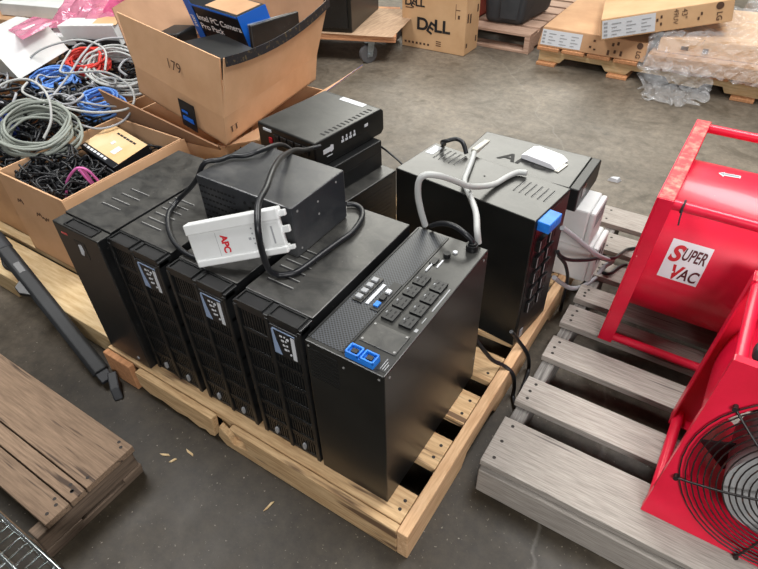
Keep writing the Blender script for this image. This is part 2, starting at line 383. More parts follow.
# notched and broken front board, seen face on
jag = [(-.90, .045), (-.86, .026), (-.80, .032), (-.74, .018), (-.69, .026), (-.645, .010), (-.615, .020), (-.60, .006), (-.578, .014), (-.572, .05), (-.565, .108), (-.90, .108)]
fb = MB(); fb.prism([(x, z) for x, z in jag], 1, -.052, -.03)
fb.build('broken_board', M['wood_x'], p, bevel=.002)
fb = MB(); fb.prism([(-.535, 0), (.056, 0), (.056, .108), (-.50, .108), (-.452, .085), (-.44, .045), (-.50, .03), (-.515, .06), (-.545, .085), (-.56, .03)], 1, -.05, -.03)
fb.build('front_board', M['wood_x'], p, bevel=.002)
fb = MB(); fb.box(-.57, -.44, -.018, 0, .0, .088); fb.build('fork_notch_block', M['wood_pale'], p, bevel=.003)
fb = MB(); fb.box(-1.06, -.93, -.05, -.03, .0, .108); fb.build('end_block', M['wood_orange'], p, bevel=.003)
fb = MB(); fb.prism([(.03, .115), (.09, .115), (.098, .03), (.06, 0), (.03, 0)], 1, 1.257, 1.28); fb.build('splintered_end', M['wood_orange'], p, bevel=.002)

# pale pallet under the cardboard boxes
p = thing('wooden_pallet', 'pale wooden pallet under the cardboard boxes full of cables', 'pallet', (-1.9, .8, 0))
for i in range(9):
    y = .0+i*.165; deck_board(p, -2.75, -1.10, y, y+.15, .09, .112, M['wood_pale'])
nt = MB(); nt.prism([(-2.75, 0), (-2.4, 0), (-2.37, .07), (-2.15, .07), (-2.12, 0), (-1.70, 0), (-1.66, .05), (-1.60, .078), (-1.55, .05), (-1.535, 0), (-1.10, 0), (-1.10, .089), (-2.75, .089)], 1, .006, .04)
nt.build('stringer', M['wood_pale'], p, bevel=.003)
for y in (.66, 1.42): stringer(p, -2.75, -1.1, y, y+.04, 0, .089, M['wood_pale'])

# weathered grey pallet under the fans
p = thing('wooden_pallet', 'weathered grey wooden pallet under the red fans', 'pallet', (.75, .7, 0))
for a, b_ in [(.222, .385), (.45, .557), (.655, .757), (.825, .925), (.965, 1.05), (1.12, 1.215)]:
    deck_board(p, .147+random.uniform(-.004, .004), 1.36, a, b_, .109, .131, M['grey_x'], [(.175, a+.025), (.172, (a+b_)/2), (.178, b_-.022)], bev=.004)
for x in (.155, .74, 1.32): stringer(p, x, x+.04, .262, 1.215, .0, .108, M['grey_y'])
fb = MB(); fb.box(.149, 1.36, .213, .262, 0, .100); fb.build('front_board', M['grey_x'], p, bevel=.003)
p = thing('wooden_pallet', 'second weathered grey pallet end showing behind the red fan pallet', 'pallet', (.6, 1.5, 0))
for a, b_, x in [(1.30, 1.42, .105), (1.48, 1.61, .05)]:
    deck_board(p, x, 1.2, a, b_, .10, .122, M['grey_x'], [(x+.05, a+.03), (x+.05, b_-.03)], bev=.004)
for x in (.11, 1.1): stringer(p, x, x+.04, 1.30, 1.61, 0, .099, M['grey_y'])

# brown pallet in the shade
p = thing('wooden_pallet', 'old brown wooden pallet in the shade beside the chrome wire shelf', 'pallet', (-1.3, -.5, 0))
for i, (a, b_) in enumerate([(-.384, -.238), (-.43, -.388), (-.50, -.434)]):
    deck_board(p, -2.0, -.667, a, b_, .108, .130, M['drk_x'], [(-.69, a+.02), (-.692, b_-.02), (-.71, b_-.012)], bev=.003)
for x in (-1.95, -1.3): stringer(p, x-.04, x, -.53, -.238, 0, .107, M['drk_y'])
for q in ((-.71, -.672, -.53, -.245, .044, .107), (-.712, -.676, -.53, -.24, .0, .0218)): stringer(p, *q, M['drk_y'])
for q in ((-.73, -.669, -.535, -.43, .022, .0438), (-.73, -.669, -.30, -.24, .022, .0438)): stringer(p, *q, M['drk_y'])

# ------------------------------------------------------------------ power supplies
DZ = .1125
W_, D_, H_ = .196, .41, .4975
def ups_tower(loc, name='power_supply'):
    """front facing -y, origin at the base centre"""
    rx = loc[0]; t = thing(name, 'x', 'power supply', loc)
    X, Y, Z = loc
    c = MB(); c.box(X-W_/2, X+W_/2, Y, Y+D_, Z, Z+H_); c.build('case', M['case'], t, bevel=.0025)
    return t, X, Y, Z
def top_slots(t, x0, y0, dx, dy, n, step, z, along='x', skew=0, name='vent_slots'):
    b = MB()
    for i in range(n):
        if along == 'x':
            yy = y0+i*step; xx = x0+i*skew
            b.box(xx, xx+dx, yy, yy+.006, z-.002, z+.0003, 1); b.box(xx, xx+dx, yy+.006, yy+.0082, z-.002, z+.0007, 0)
        else:
            xx = x0+i*step; yy = y0+i*skew
            b.box(xx, xx+.006, yy, yy+dy, z-.002, z+.0003, 1); b.box(xx+.006, xx+.0078, yy, yy+dy, z-.002, z+.0006, 0)
    return b.build(name, [M['slotline'], M['dark']], t)

def make_grille_ups():
    t, X, Y, Z = ups_tower((0, .0225, DZ))
    top_slots(t, -.075, .07, .075, 0, 6, .026, Z+H_, skew=-.003)
    yb0, yb1 = -.022, .0222
    b = MB()
    b.box(-.096, .096, .010, yb1, Z+.004, Z+H_-.012)                 # back plate
    for x0, x1 in ((-.098, -.086), (-.006, .006), (.086, .098)): b.box(x0, x1, yb0, .012, Z+.003, Z+H_-.012)
    rows = [Z+.003, Z+.072, Z+.138, Z+.204, Z+.270, Z+.336, Z+.405, Z+H_-.02]
    for z in rows: b.box(-.098, .098, yb0+.004, .012, z, z+.012)
    b.box(-.098, .098, yb0+.002, yb1, Z+H_-.022, Z+H_-.004)
    bz = b.build('bezel', M['plast'], t, bevel=.002)
    f = MB()
    for s in (-1, 1):
        for i in range(9):
            xx = s*.046-.034+i*.0085
            top = Z+.375 if s > 0 else Z+H_-.024
            f.box(xx, xx+.0034, yb0+.006, .012, Z+.012, top)
            for z in rows[1:6]:
                f.box(xx-.0004, xx+.0038, yb0+.0032, yb0+.0062, z-.004, z+.0125, 1)
    f.build('grille', [M['fin'], M['fin']], bz)
    d = MB(); d.box(.008, .090, yb0-.001, .012, Z+.384, Z+.476); dp = d.build('display_panel', M['plast'], bz, bevel=.002)
    q = MB(); q.prism([(.014, Z+0.3895), (.034, Z+0.3895), (.024, Z+0.4275), (.018, Z+0.4655), (.014, Z+0.4655)], 1, yb0-.0022, yb0-.0008)
    q.prism([(.018, Z+0.4695), (.080, Z+0.4695), (.080, Z+0.4665), (.018, Z+0.4665)], 1, yb0-.0022, yb0-.0008)
    q.build('blue_inlay', M['lcdblue'], dp)
    q = MB(); q.box(.068, .078, yb0-.0022, yb0-.0008, Z+0.3915, Z+0.4615); q.build('status_label', M['label'], dp)
    q = MB()
    for i in range(4):
        q.box(.036+i*.003, .043+i*.003, yb0-.0022, yb0-.0008, Z+0.4495-i*.013, Z+0.4545-i*.013); q.box(.048+i*.002, .052+i*.002, yb0-.0022, yb0-.0008, Z+0.4515-i*.013, Z+0.4555-i*.013)
    q.cyl((.058, yb0-.0022, Z+0.4495), (.058, yb0-.0008, Z+0.4495), .004, 10); q.cyl((.062, yb0-.0022, Z+0.4035), (.062, yb0-.0008, Z+0.4035), .003, 10)
    q.build('control_marks', M['label'], dp)
    for x in (-.05, .046):
        q = MB(); q.prism([(x-.003, Z+.026), (x+.003, Z+.024), (x+.0045, Z+.036), (x+.003, Z+.045), (x-.003, Z+.046), (x-.0045, Z+.036)], 1, yb0-.001, yb0+.006); q.build('badge', M['greymark'], bz)
    for x0, x1 in ((-.09, -.012), (.008, .088)):
        q = MB(); q.box(x0, x1, -.018, .018, Z+H_-.006, Z+H_-.003, 1)
        q.box(x0, x1, -.020, -.016, Z+H_-.006, Z+H_+.001); q.box(x0, x1, .016, .020, Z+H_-.006, Z+H_+.001)
        q.box(x0-.002, x0+.002, -.02, .02, Z+H_-.006, Z+H_+.001); q.box(x1-.002, x1+.002, -.02, .02, Z+H_-.006, Z+H_+.001)
        q.build('top_recess', [M['fin'], M['dark']], bz)
    return t
G = 'grille fronted black power units in the row'
u = make_grille_ups(); u.location = (-.75, .0445, DZ)
tag(u, 'black power unit with grille front beside the plain fronted unit at the row end', group=G)
u2 = copy_tree(u); u2.location = (-.527, .0445, DZ)
tag(u2, 'black power unit with grille front under the loose white front cover', group=G)
u3 = copy_tree(u); u3.location = (-.307, .0445, DZ)
tag(u3, 'black power unit with grille front next to the unit showing its outlets', group=G)

# plain battery unit at the end
t, X, Y, Z = ups_tower((-.954, .0225, DZ), 'battery_pack')
tag(t, 'plain fronted black power unit at the end of the row by the cable box', 'power supply')
top_slots(t, -1.0, .10, .075, 0, 4, .03, Z+H_, skew=.004)
b = MB(); b.box(X-.098, X+.098, -.02, .0222, Z+.003, Z+H_-.004); bz = b.build('bezel', M['case'], t, bevel=.004)
q = MB(); q.box(X-.045, X+.065, -.014, .014, Z+H_-.006, Z+H_-.0035, 1)
for a in ((X-.047, X+.067, -.016, -.012), (X-.047, X+.067, .012, .016), (X-.049, X-.045, -.016, .016), (X+.065, X+.069, -.016, .016)): q.box(*a, Z+H_-.006, Z+H_)
q.build('top_recess', [M['plast'], M['dark']], bz)
q = MB(); q.box(X-.02, X+.025, -.0212, -.019, Z+.405, Z+.46); q.build('badge_plate', M['plast'], bz, bevel=.002)
q = MB(); q.prism([(X-.008, Z+.415), (X+.002, Z+.412), (X+.011, Z+.43), (X+.008, Z+.45), (X-.004, Z+.448)], 1, -.0225, -.021); q.build('badge', M['label'], bz)
q = MB(); q.box(X-.07, X-.045, -.0212, -.0195, Z+.462, Z+.467); q.build('red_mark', M['redworn'], bz)
q = MB(); q.cyl((X+.05, -.0215, Z+.03), (X+.05, -.019, Z+.03), .006, 12); q.build('screw_head', M['greymark'], bz)

# unit standing on its front with the socket side up
H_ = .478
def outlet(t, x, y, z, up_='z'):
    b = MB()
    if up_ == 'z':
        b.box(x-.015, x+.015, y-.019, y+.019, z-.001, z+.006)
        for dx in (-.007, .005):
            b.box(x+dx, x+dx+.003, y-.012, y-.003, z+.0058, z+.0066, 1); b.box(x+dx, x+dx+.003, y+.004, y+.012, z+.0058, z+.0066, 1)
        b.box(x-.013, x-.010, y-.003, y+.003, z+.0058, z+.0068, 2)
    else:
        b.box(x-.001, x+.006, y-.019, y+.019, z-.015, z+.015)
        for dz in (-.007, .005):
            b.box(x+.0058, x+.0066, y-.012, y-.003, z+dz, z+dz+.003, 1); b.box(x+.0058, x+.0066, y+.004, y+.012, z+dz, z+dz+.003, 1)
        b.box(x+.0058, x+.0068, y-.003, y+.003, z-.013, z-.010, 2)
    return b.build('outlet', [M['plast'], M['dark'], M['greymark']], t, bevel=.0015)
t = thing('power_supply', 'black power unit with outlets and a blue connector on its upward face', 'power supply', (-.1, .24, DZ))
Z = DZ+H_
c = MB(); c.box(-.2, 0, .0, .485, DZ, Z); c.build('case', M['case_clean'], t, bevel=.003)
g = MB(); g.box(-.193, -.112, .012, .475, Z-.002, Z+.0008); g.build('mesh_grille', M['mesh_grille'], t)
g = MB(); g.box(-.110, -.106, .012, .475, Z-.001, Z+.0022); g.box(-.1985, -.194, .012, .475, Z-.001, Z+.002); g.build('panel_seam', M['fin'], t)
for i in range(4):
    for x in (-.082, -.037): outlet(t, x, .158+i*.045, Z)
b = MB(); b.box(-.101, -.012, .06, .122, Z-.001, Z+.002)
for x, y in ((-.096, .066), (-.017, .066), (-.017, .116), (-.096, .116)): b.cyl((x, y, Z+.002), (x, y, Z+.0032), .003, 8, 1)
b.build('cover_plate', [M['case'], M['slotline']], t, bevel=.001)
def blue_conn(t, x0, x1, y0, y1, z0, z1):
    b = MB(); b.box(x0, x1, y0, y1, z0, z1-.008)
    xm = (x0+x1)/2
    for a, c_ in ((x0, xm-.002), (xm+.002, x1)):
        b.box(a, c_, y0, y0+.004, z1-.008, z1); b.box(a, c_, y1-.004, y1, z1-.008, z1); b.box(a, a+.004, y0, y1, z1-.008, z1); b.box(c_-.004, c_, y0, y1, z1-.008, z1)
        b.box(a+.009, c_-.009, y0+.008, y1-.008, z1-.0085, z1-.003, 1)
    return b.build('battery_connector', [M['blue_conn'], M['decal_blk']], t, bevel=.0015)
blue_conn(t, -.099, -.030, .006, .034, Z-.004, Z+.018)
b = MB()
b.box(-.185, -.16, .155, .25, Z+.001, Z+.004); b.box(-.152, -.144, .16, .235, Z+.001, Z+.0032, 1)
for i in range(4): b.box(-.181, -.166, .162+i*.022, .175+i*.022, Z+.004, Z+.009, 2)
b.build('network_card', [M['case_clean'], M['label'], M['greymark']], t)
b = MB(); b.box(-.134, -.112, .15, .255, Z+.001, Z+.003); b.build('signal_ports', M['plast'], t)
b = MB(); b.box(-.131, -.119, .16, .176, Z+.003, Z+.007); b.build('signal_port', M['blue_conn'], t)
b = MB(); b.box(-.131, -.119, .184, .20, Z+.003, Z+.008); b.build('signal_port', M['decal_blk'], t)
b = MB(); b.box(-.131, -.119, .21, .222, Z+.003, Z+.008); b.build('signal_port', M['label'], t)
b = MB(); b.cyl((-.075, .405, Z), (-.075, .405, Z+.012), .009, 14); b.box(-.10, -.085, .36, .385, Z, Z+.004); b.box(-.094, -.090, .33, .36, Z, Z+.003, 1); b.box(-.078, -.074, .355, .388, Z, Z+.0015, 1); b.cyl((-.065, .43, Z), (-.065, .43, Z+.004), .006, 12, 1)
b.build('circuit_breaker', [M['plast'], M['label']], t)
b = MB(); b.box(-.013, -.010, .215, .30, Z, Z+.0008); b.box(-.013, -.011, .17, .19, Z, Z+.0008); b.box(-.015, -.008, .14, .15, Z, Z+.0008); b.build('rating_mark', M['greymark'], t)
b = MB(); b.box(-.026, -.004, .012, .05, Z, Z+.0008); 
b.build('warning_label', M['decal_blk'], t)
b = MB()
for i in range(3): b.box(-.020+i*.005, -.0185+i*.005, .016, .045-i*.006, Z+.0009, Z+.0014)
b.build('warning_print', M['greymark'], t)
b = MB()
for i in range(9): b.box(-.19, -.115, -.0008, .002, DZ+.455-i*.011, DZ+.458-i*.011, 1); b.box(-.19, -.115, -.0012, .002, DZ+.4585-i*.011, DZ+.46-i*.011, 0)
b.build('vent_slots', [M['fin'], M['dark']], t)
b = MB(); b.cyl((-.036, .463, Z), (-.036, .463, Z+.016), .015, 16); b.cyl((-.036, .463, Z+.016), (-.036, .463, Z+.022), .011, 16); b.build('cord_gland', M['plast'], t)
b = MB()
for x, y, z in ((-.19, -.001, .465), (-.10, -.001, .448), (-.012, -.001, .465)): b.cyl((x, -.001, DZ+z), (x, .001, DZ+z), .003, 8)
for y, z in ((.47, .09), (.02, .46), (.46, .46)): b.cyl((-.001, y, DZ+z), (.0012, y, DZ+z), .003, 8)
b.build('screw_head', M['slotline'], t)

# turned tower with its socket side towards the grey pallet
ang = math.atan2(-.056, .469)
T6 = Matrix.Translation((-.414, .716, 0)) @ Matrix.Rotation(ang, 4, 'Z')
t = thing('power_supply', 'tall black power unit with pale grey cords lying across its slotted top', 'power supply', T6 @ V((.235, .1, DZ)))
b = MB(T6); b.box(0, .472, 0, .208, DZ, DZ+H_); b.build('case', M['case_clean'], t, bevel=.003)
b = MB(T6)
for i in range(5): b.box(.052+i*.019, .056+i*.019, .12, .19, Z-.002, Z+.0004); b.box(.056+i*.019, .0572+i*.019, .12, .19, Z-.002, Z+.0008, 1)
for i in range(6): b.box(.345+i*.019, .349+i*.019, .10, .17, Z-.002, Z+.0004); b.box(.349+i*.019, .3502+i*.019, .10, .17, Z-.002, Z+.0008, 1)
b.build('vent_slots', [M['dark'], M['slotline']], t)
b = MB(T6)
for x, y in ((.15, .05), (.24, .12), (.30, .03), (.16, .17)): b.cyl((x, y, Z), (x, y, Z+.001), .003, 8)
b.build('screw_head', M['dark'], t)
b = MB(T6); b.box(.012, .04, .135, .19, Z, Z+.0008); b.build('paper_label', M['label'], t)
b = MB(T6); b.box(.468, .508, .012, .084, Z-.034, Z-.004); b.box(.500, .509, .018, .046, Z-.030, Z-.008, 1); b.box(.500, .509, .050, .078, Z-.030, Z-.008, 1)
b.build('battery_connector', [M['blue_conn'], M['blue_conn']], t, bevel=.002)
b = MB(T6); b.box(.4725, .4735, .01, .20, DZ+.01, Z-.01); b.build('socket_panel', M['case'], t)
for i in range(5):
    for yy in (.055, .115):
        b = MB(T6); zz = Z-.10-i*.058
        b.box(.473, .483, yy-.022, yy+.022, zz-.02, zz+.02); b.box(.4828, .4836, yy-.012, yy-.004, zz-.012, zz+.012, 1); b.box(.4828, .4836, yy+.005, yy+.012, zz-.012, zz+.012, 1)
        b.box(.4828, .4838, yy-.020, yy-.017, zz-.018, zz+.018, 2)
        b.build('outlet', [M['plast'], M['dark'], M['greymark']], t, bevel=.0015)
b = MB(T6); b.box(.473, .476, .03, .045, DZ+.02, DZ+.05); b.build('ground_screw', M['greymark'], t)

# big flat unit on the white stack behind it
t = thing('power_supply', 'wide black power unit lying flat on two white units behind the tall one', 'power supply', (-.13, 1.14, .418))
b = MB(); b.prism([(1.02, .418), (1.245, .418), (1.259, .436), (1.259, .496), (1.253, .501), (1.02, .501)], 0, -.352, .040)
b.build('case', M['case_clean'], t, bevel=.004)
b = MB(); b.prism([(1.021, .420), (1.243, .420), (1.258, .437), (1.258, .495), (1.252, .5005), (1.021, .5005)], 0, .0403, .072); fc = b.build('front_face', M['plast'], t, bevel=.004, seg=3)
b = MB(); b.box(.071, .0735, 1.06, 1.10, .452, .49); b.build('red_emblem', M['amberbrown'], fc)
text('APC', (-.236, 1.086, .5012), (1, -.02, 0), (0, 1, 0), .052, M['dark'], t, 'emboss', bold=.02, sx=1.2, shear=.15)

def white_unit(name, label, x0, x1, y0, y1, z0, z1, slots):
    t = thing(name, label, 'power supply', ((x0+x1)/2, (y0+y1)/2, z0))
    MB().box(x0, x1-.02, y0, y1, z0, z1).build('case', M['white_pl'], t, bevel=.006)
    fb = MB().box(x1-.02, x1, y0+.003, y1-.003, z0+.003, z1-.003).build('front_face', M['white_pl'], t, bevel=.007)
    b = MB()
    if slots:
        for i in range(11): b.box(x1-.001, x1+.0008, y0+.016+i*.0105, y0+.0205+i*.0105, z1-.065, z1-.016)
        b.box(x1-.001, x1+.0008, y0+.12, y0+.13, z0+.03, z0+.04)
        b.build('vent_slots', M['greymark'], fb)
    else:
        for i in range(4): b.box(x1-.001, x1+.0008, y0+.02+i*.010, y0+.025+i*.010, z0+.08, z0+.13)
        b.prism([(y0+.075, z0+.055), (y0+.09, z0+.045), (y0+.10, z0+.12), (y0+.085, z0+.13)], 0, x1-.001, x1+.0008)
        b.build('printed_mark', M['decal_blk'], fb)
    return t
white_unit('white_power_supply', 'off white power unit with slots, upper one under the wide black unit', -.30, .134, 1.05, 1.19, .270, .417, True)
white_unit('white_power_supply', 'off white power unit with black print, lowest of the stack on the pallet', -.28, .165, 1.08, 1.22, .1125, .269, False)

t = thing('paper_packet', 'folded white paper packet lying on the wide black unit', 'paper', (-.10, 1.16, .502))
b = MB(); b.prism([(0, 0), (.115, 0), (.122, .004), (.10, .018), (.02, .021), (0, .014)], 1, 0, .075)
T = Matrix.Translation((-.165, 1.122, .5016)) @ Matrix.Rotation(R(-10), 4, 'Z') @ Matrix.Diagonal((1.1, 1.1, 1, 1))
b.v = [T @ q for q in b.v]; b.build('wrapper', M['paper'], t, bevel=.002)
b = MB(T); b.box(.118, .132, -.004, .055, 0, .003); b.build('cream_tab', M['beige_pl'], t)

# stack of black units behind the row
def rotbox(T, *a, **k):
    return MB(T).box(*a)
TS = Matrix.Translation((-.662, .638, 0)) @ Matrix.Rotation(R(-7), 4, 'Z')     # local x = right face normal
t = thing('power_supply', 'lowest black unit with vent slits under the tilted unit with sockets', 'power supply', TS @ V((-.1, .2, .113)))
b = MB(TS); b.box(-.26, .085, .02, .30, .1135, .445); b.build('case', M['case'], t, bevel=.004)
b = MB(TS)
for i in range(16): b.box(.0845, .0862, .05, .27, .16+i*.016, .167+i*.016)
b.build('vent_slits', M['fin'], t)
t = thing('power_supply', 'square black unit in the middle of the stack behind the row', 'power supply', TS @ V((-.1, .2, .446)))
b = MB(TS); b.box(-.25, .028, .02, .29, .4465, .546); b.build('case', M['plast'], t, bevel=.004)
b = MB(TS); b.box(.0275, .0295, .03, .28, .50, .504); b.build('case_seam', M['fin'], t)
t = thing('power_supply', 'low black unit with a row of sockets and a white sticker on top', 'power supply', TS @ V((-.1, .15, .55)))
b = MB(TS); b.prism([(0, .548), (.325, .548), (.338, .562), (.338, .630), (.325, .640), (0, .640)], 0, -.270, 0)
b.build('case', M['case_clean'], t, bevel=.006, seg=3)
b = MB(TS); b.box(-.17, -.06, .295, .32, .6398, .6408); b.build('paper_label', M['label'], t)
b = MB(TS)
for i in range(13): b.box(-.035, -.015, .06+i*.019, .067+i*.019, .639, .6406)
b.build('vent_slots', M['dark'], t)
for i in range(5):
    b = MB(TS); x = -.19+i*.034; b.box(x, x+.026, -.004, .001, .588, .618); b.box(x+.006, x+.020, -.0046, -.003, .594, .612, 1); b.build('socket', [M['fin'], M['dark']], t, bevel=.001)
b = MB(TS); b.box(-.215, -.200, -.004, .001, .58, .60); b.build('red_switch', M['inkred'], t)
b = MB(TS); b.box(-.238, -.20, -.003, .001, .62, .628); b.box(-.205, -.185, -.003, .001, .563, .571); b.build('rating_mark', M['label'], t)
b = MB(TS)
for i in range(9): b.box(-.13+i*.013, -.122+i*.013, -.003, .001, .557, .571)
b.build('terminal_block', M['greymark'], t)
b = MB(TS); b.prism([(.035, .588), (.068, .588), (.070, .584), (.082, .59), (.082, .606), (.070, .61), (.068, .604), (.035, .604)], 0, 0, .0008); b.box(0, .0008, .05, .075, .574, .577); b.build('white_badge', M['label'], t)
b = MB(TS)
for i in range(4): b.box(0, .0008, .12+i*.019, .132+i*.019, .596, .604); b.box(0, .0008, .124+i*.019, .130+i*.019, .607, .616)
b.box(0, .0008, .235, .252, .606, .616); b.build('icon_marks', M['label'], t)
b = MB(TS); b.box(0, .0008, .15, .255, .578, .588); b.build('dark_window', M['fin'], t)

# small unit on top of the row
t = thing('power_supply', 'small grey black power unit lying on top of the row', 'power supply', (-.522, .28, .611))
b = MB(); b.box(-.676, -.368, .191, .398, .6115, .751); b.build('case', M['case_grey'], t, bevel=.004)
b = MB()
for i in range(10):
    for j in range(6): b.box(-.669+i*.0125, -.662+i*.0125, .1895, .192, .632+j*.018, .6365+j*.018)
for x, z in ((-.53, .70), (-.515, .69), (-.50, .71), (-.485, .695), (-.44, .70), (-.43, .685)): b.cyl((x+.014, .1895, z+.02), (x+.014, .192, z+.02), .004, 8)
b.build('vent_holes', M['dark'], t)
b = MB()
for y, z in ((.225, .715), (.30, .70), (.375, .715), (.225, .61), (.30, .665)): b.cyl((-.3685, y-.014, z+.02), (-.367, y-.014, z+.02), .003, 8)
b.build('screw_head', M['slotline'], t)

# loose white front cover
bl = V((-.538, .028, .626)); ex = V((.213, .116, .058)); ey = V((-.033, .017, .090)); 
ex_n = ex.normalized(); ey = (ey-ex_n*ey.dot(ex_n)); Lx, Ly = ex.length, ey.length; ey_n = ey.normalized(); nz_ = ex_n.cross(ey_n)   # faces the viewer
TB = Matrix((ex_n.to_4d(), ey_n.to_4d(), nz_.to_4d(), (0, 0, 0, 1))).transposed(); TB.translation = bl
for i in range(3): TB[3][i] = 0
TB[3][3] = 1
t = thing('white_front_cover', 'loose white plastic front cover with red lettering leaning on the small unit', 'cover', bl)
b = MB(TB)
b.prism([(0, .008), (.008, 0), (Lx-.02, 0), (Lx-.02, Ly), (.008, Ly), (0, Ly-.008)], 2, -.018, -.004)
b.box(0, Lx-.018, Ly-.022, Ly+.004, -.028, .002); b.box(.004, Lx-.018, -.004, .012, -.028, .001)
b.build('cover_shell', M['white_pl'], t, bevel=.003)
b = MB(TB); b.box(Lx-.055, Lx-.022, .018, Ly-.028, -.006, -.0025); b.build('raised_panel', M['white_pl'], t, bevel=.0015)
b = MB(TB); b.box(Lx-.045, Lx-.041, .022, Ly-.034, -.0026, -.0018); b.build('panel_slot', M['greymark'], t)
b = MB(TB)
for y0, y1 in ((.0, .010), (Ly*.42, Ly*.58), (Ly-.018, Ly-.004)): b.box(Lx-.022, Lx-.004, y0, y1, -.02, -.008)
b.build('clip_tab', M['white_pl'], t, bevel=.002)
b = MB(TB); b.box(.068, .0688, .014, Ly-.026, -.005, -.0036); b.build('panel_seam', M['greymark'], t)
b = MB(TB)
for i in range(4): b.cyl(TB.inverted() @ (TB @ V((.158, .03+i*.012, -.0045))), (.158, .03+i*.012, -.0034), .0022, 8)
b.box(.146, .152, .04, .046, -.0045, -.0034); b.build('button_marks', M['greymark'], t)
def on_tb(a, b_): return TB @ V((.078+(-b_)+.030, .022+a, -.0030))
def on_tb2(a, b_): return TB @ V((.100-b_, .058-a, -.0030)) 
o_ = text('APC', (0, 0, 0), (1, 0, 0), (0, 1, 0), .0155, M['inkred'], t, bold=.045, fn=lambda a, b_: TB @ V((.080+b_, .062-a, -.0030)))

# ------------------------------------------------------------------ cords on the power units
cb, cg = M['cable_blk'], M['cable_gry']
cable('power_cable', 'pale grey cord arching from the outlet unit over the tall unit top', 'cord', [(-.183,.488,.596),(-0.192,0.480,0.640),(-0.200,0.476,0.690),(-0.199,0.478,0.730),(-0.186,0.489,0.745),(-0.162,0.517,0.735),(-0.145,0.569,0.700),(-0.132,0.625,0.660),(-0.125,0.704,0.620),(-0.110,0.764,0.602),(-0.096,0.822,0.601),(-0.080,0.859,0.601),(-0.055,0.866,0.603)], .0085, M['cable_lgt'])
g2 = cable('power_cable', 'pale grey cord standing up and ending in a plug on the tall unit', 'cord', [(-0.031,0.49,0.596),(-0.040,0.494,0.630),(-0.070,0.548,0.640),(-0.124,0.625,0.632),(-0.184,0.716,0.610),(-0.210,0.793,0.601),(-0.227,0.854,0.601),(-0.242,0.900,0.603)], .0085, M['cable_lgt'])
b = MB(); b.hexa([(-.255, .905, .596), (-.235, .905, .596), (-.228, .985, .603), (-.242, .985, .603)], [(-.255, .905, .612), (-.235, .905, .612), (-.226, .985, .613), (-.244, .985, .613)]); b.build('cream_tag', M['beige_pl'], g2, bevel=.003)
cable('power_cable', 'thick black cord bent down into the gland of the outlet unit', 'cord', [(-0.166,0.489,0.600),(-0.142,0.481,0.620),(-0.113,0.473,0.635),(-0.085,0.466,0.640),(-0.059,0.460,0.635),(-0.042,0.462,0.622),(-0.036,0.463,0.612)], .007, cb)
cable('power_cable', 'short black cord arching over the back of the tall unit top', 'cord', [(-0.364,0.936,0.585),(-0.354,0.90,0.61),(-0.332,0.889,0.625),(-0.310,0.906,0.630),(-0.283,0.902,0.625),(-0.262,0.888,0.600)], .007, cb)
cable('thin_wire', 'thin black wire between the socket unit and the tall unit', 'wire', [(-0.560,0.858,0.560),(-0.54,0.876,0.535),(-0.484,0.86,0.520),(-.42,.80,.53)], .0035, cb)
cable('power_cable', 'pale grey cord looping beside the white units near the grey pallet', 'cord', [(0.085, 0.838, 0.475), (0.1, 0.862, 0.45), (0.122, 0.9, 0.41), (0.15, 0.944, 0.36), (0.178, 1.005, 0.3), (0.2, 1.082, 0.24), (0.208, 1.145, 0.2), (0.206, 1.165, 0.172), (0.19, 1.16, 0.15), (0.176, 1.122, 0.12), (0.15, 1.063, 0.11), (0.125, 0.995, 0.14), (0.1, 0.931, 0.2), (0.09, 0.86, 0.27)], .008, cg)
cable('power_cable', 'black cord running from the tall unit to under the red fan', 'cord', [(0.085, 0.85, 0.38), (0.092, 0.86, 0.36), (0.115, 0.893, 0.33), (0.15, 0.979, 0.285), (0.178, 1.06, 0.25), (0.215, 1.12, 0.225), (0.222, 1.2, 0.19), (0.225, 1.276, 0.155), (0.235, 1.34, 0.13), (0.3, 1.4, 0.1285)], .006, cb)
cable('power_cable', 'black cord dropping beside the white units to the floor', 'cord', [(0.087, 0.87, 0.35), (0.094, 0.885, 0.33), (0.104, 0.91, 0.295), (0.113, 0.936, 0.24), (0.112, 0.967, 0.18), (0.108, 0.99, 0.11), (0.107, 1.0, 0.03), (0.105, 1.02, 0.007)], .006, cb)
cable('power_cable', 'black cord crossing from the floor onto the grey pallet edge', 'cord', [(0.108, 1.16, 0.007), (0.125, 1.168, 0.02), (0.148, 1.165, 0.07), (0.18, 1.15, 0.125), (0.212, 1.14, 0.139), (0.226, 1.18, 0.1385), (0.236, 1.21, 0.137), (0.25, 1.24, 0.1285)], .006, cb)
cable('power_cable', 'black cord hanging behind the outlet unit down to the floor', 'cord', [(-0.020,0.494,0.27),(0.006,0.515,0.21),(0.035,0.54,0.15),(0.066,0.56,0.124),(.096,.565,.10),(0.107,0.572,0.04),(0.112,0.56,0.008),(0.124,0.540,0.007),(0.138,0.52,0.007)], .0065, cb)
cable('power_cable', 'black cord hanging from the tall unit between the two pallets', 'cord', [(0.05,0.632,0.20),(0.07,0.66,0.145),(0.097,0.672,0.10),(0.106,0.69,0.05),(0.112,0.69,0.008),(0.121,0.639,0.007),(0.128,0.578,0.007)], .0065, cb)
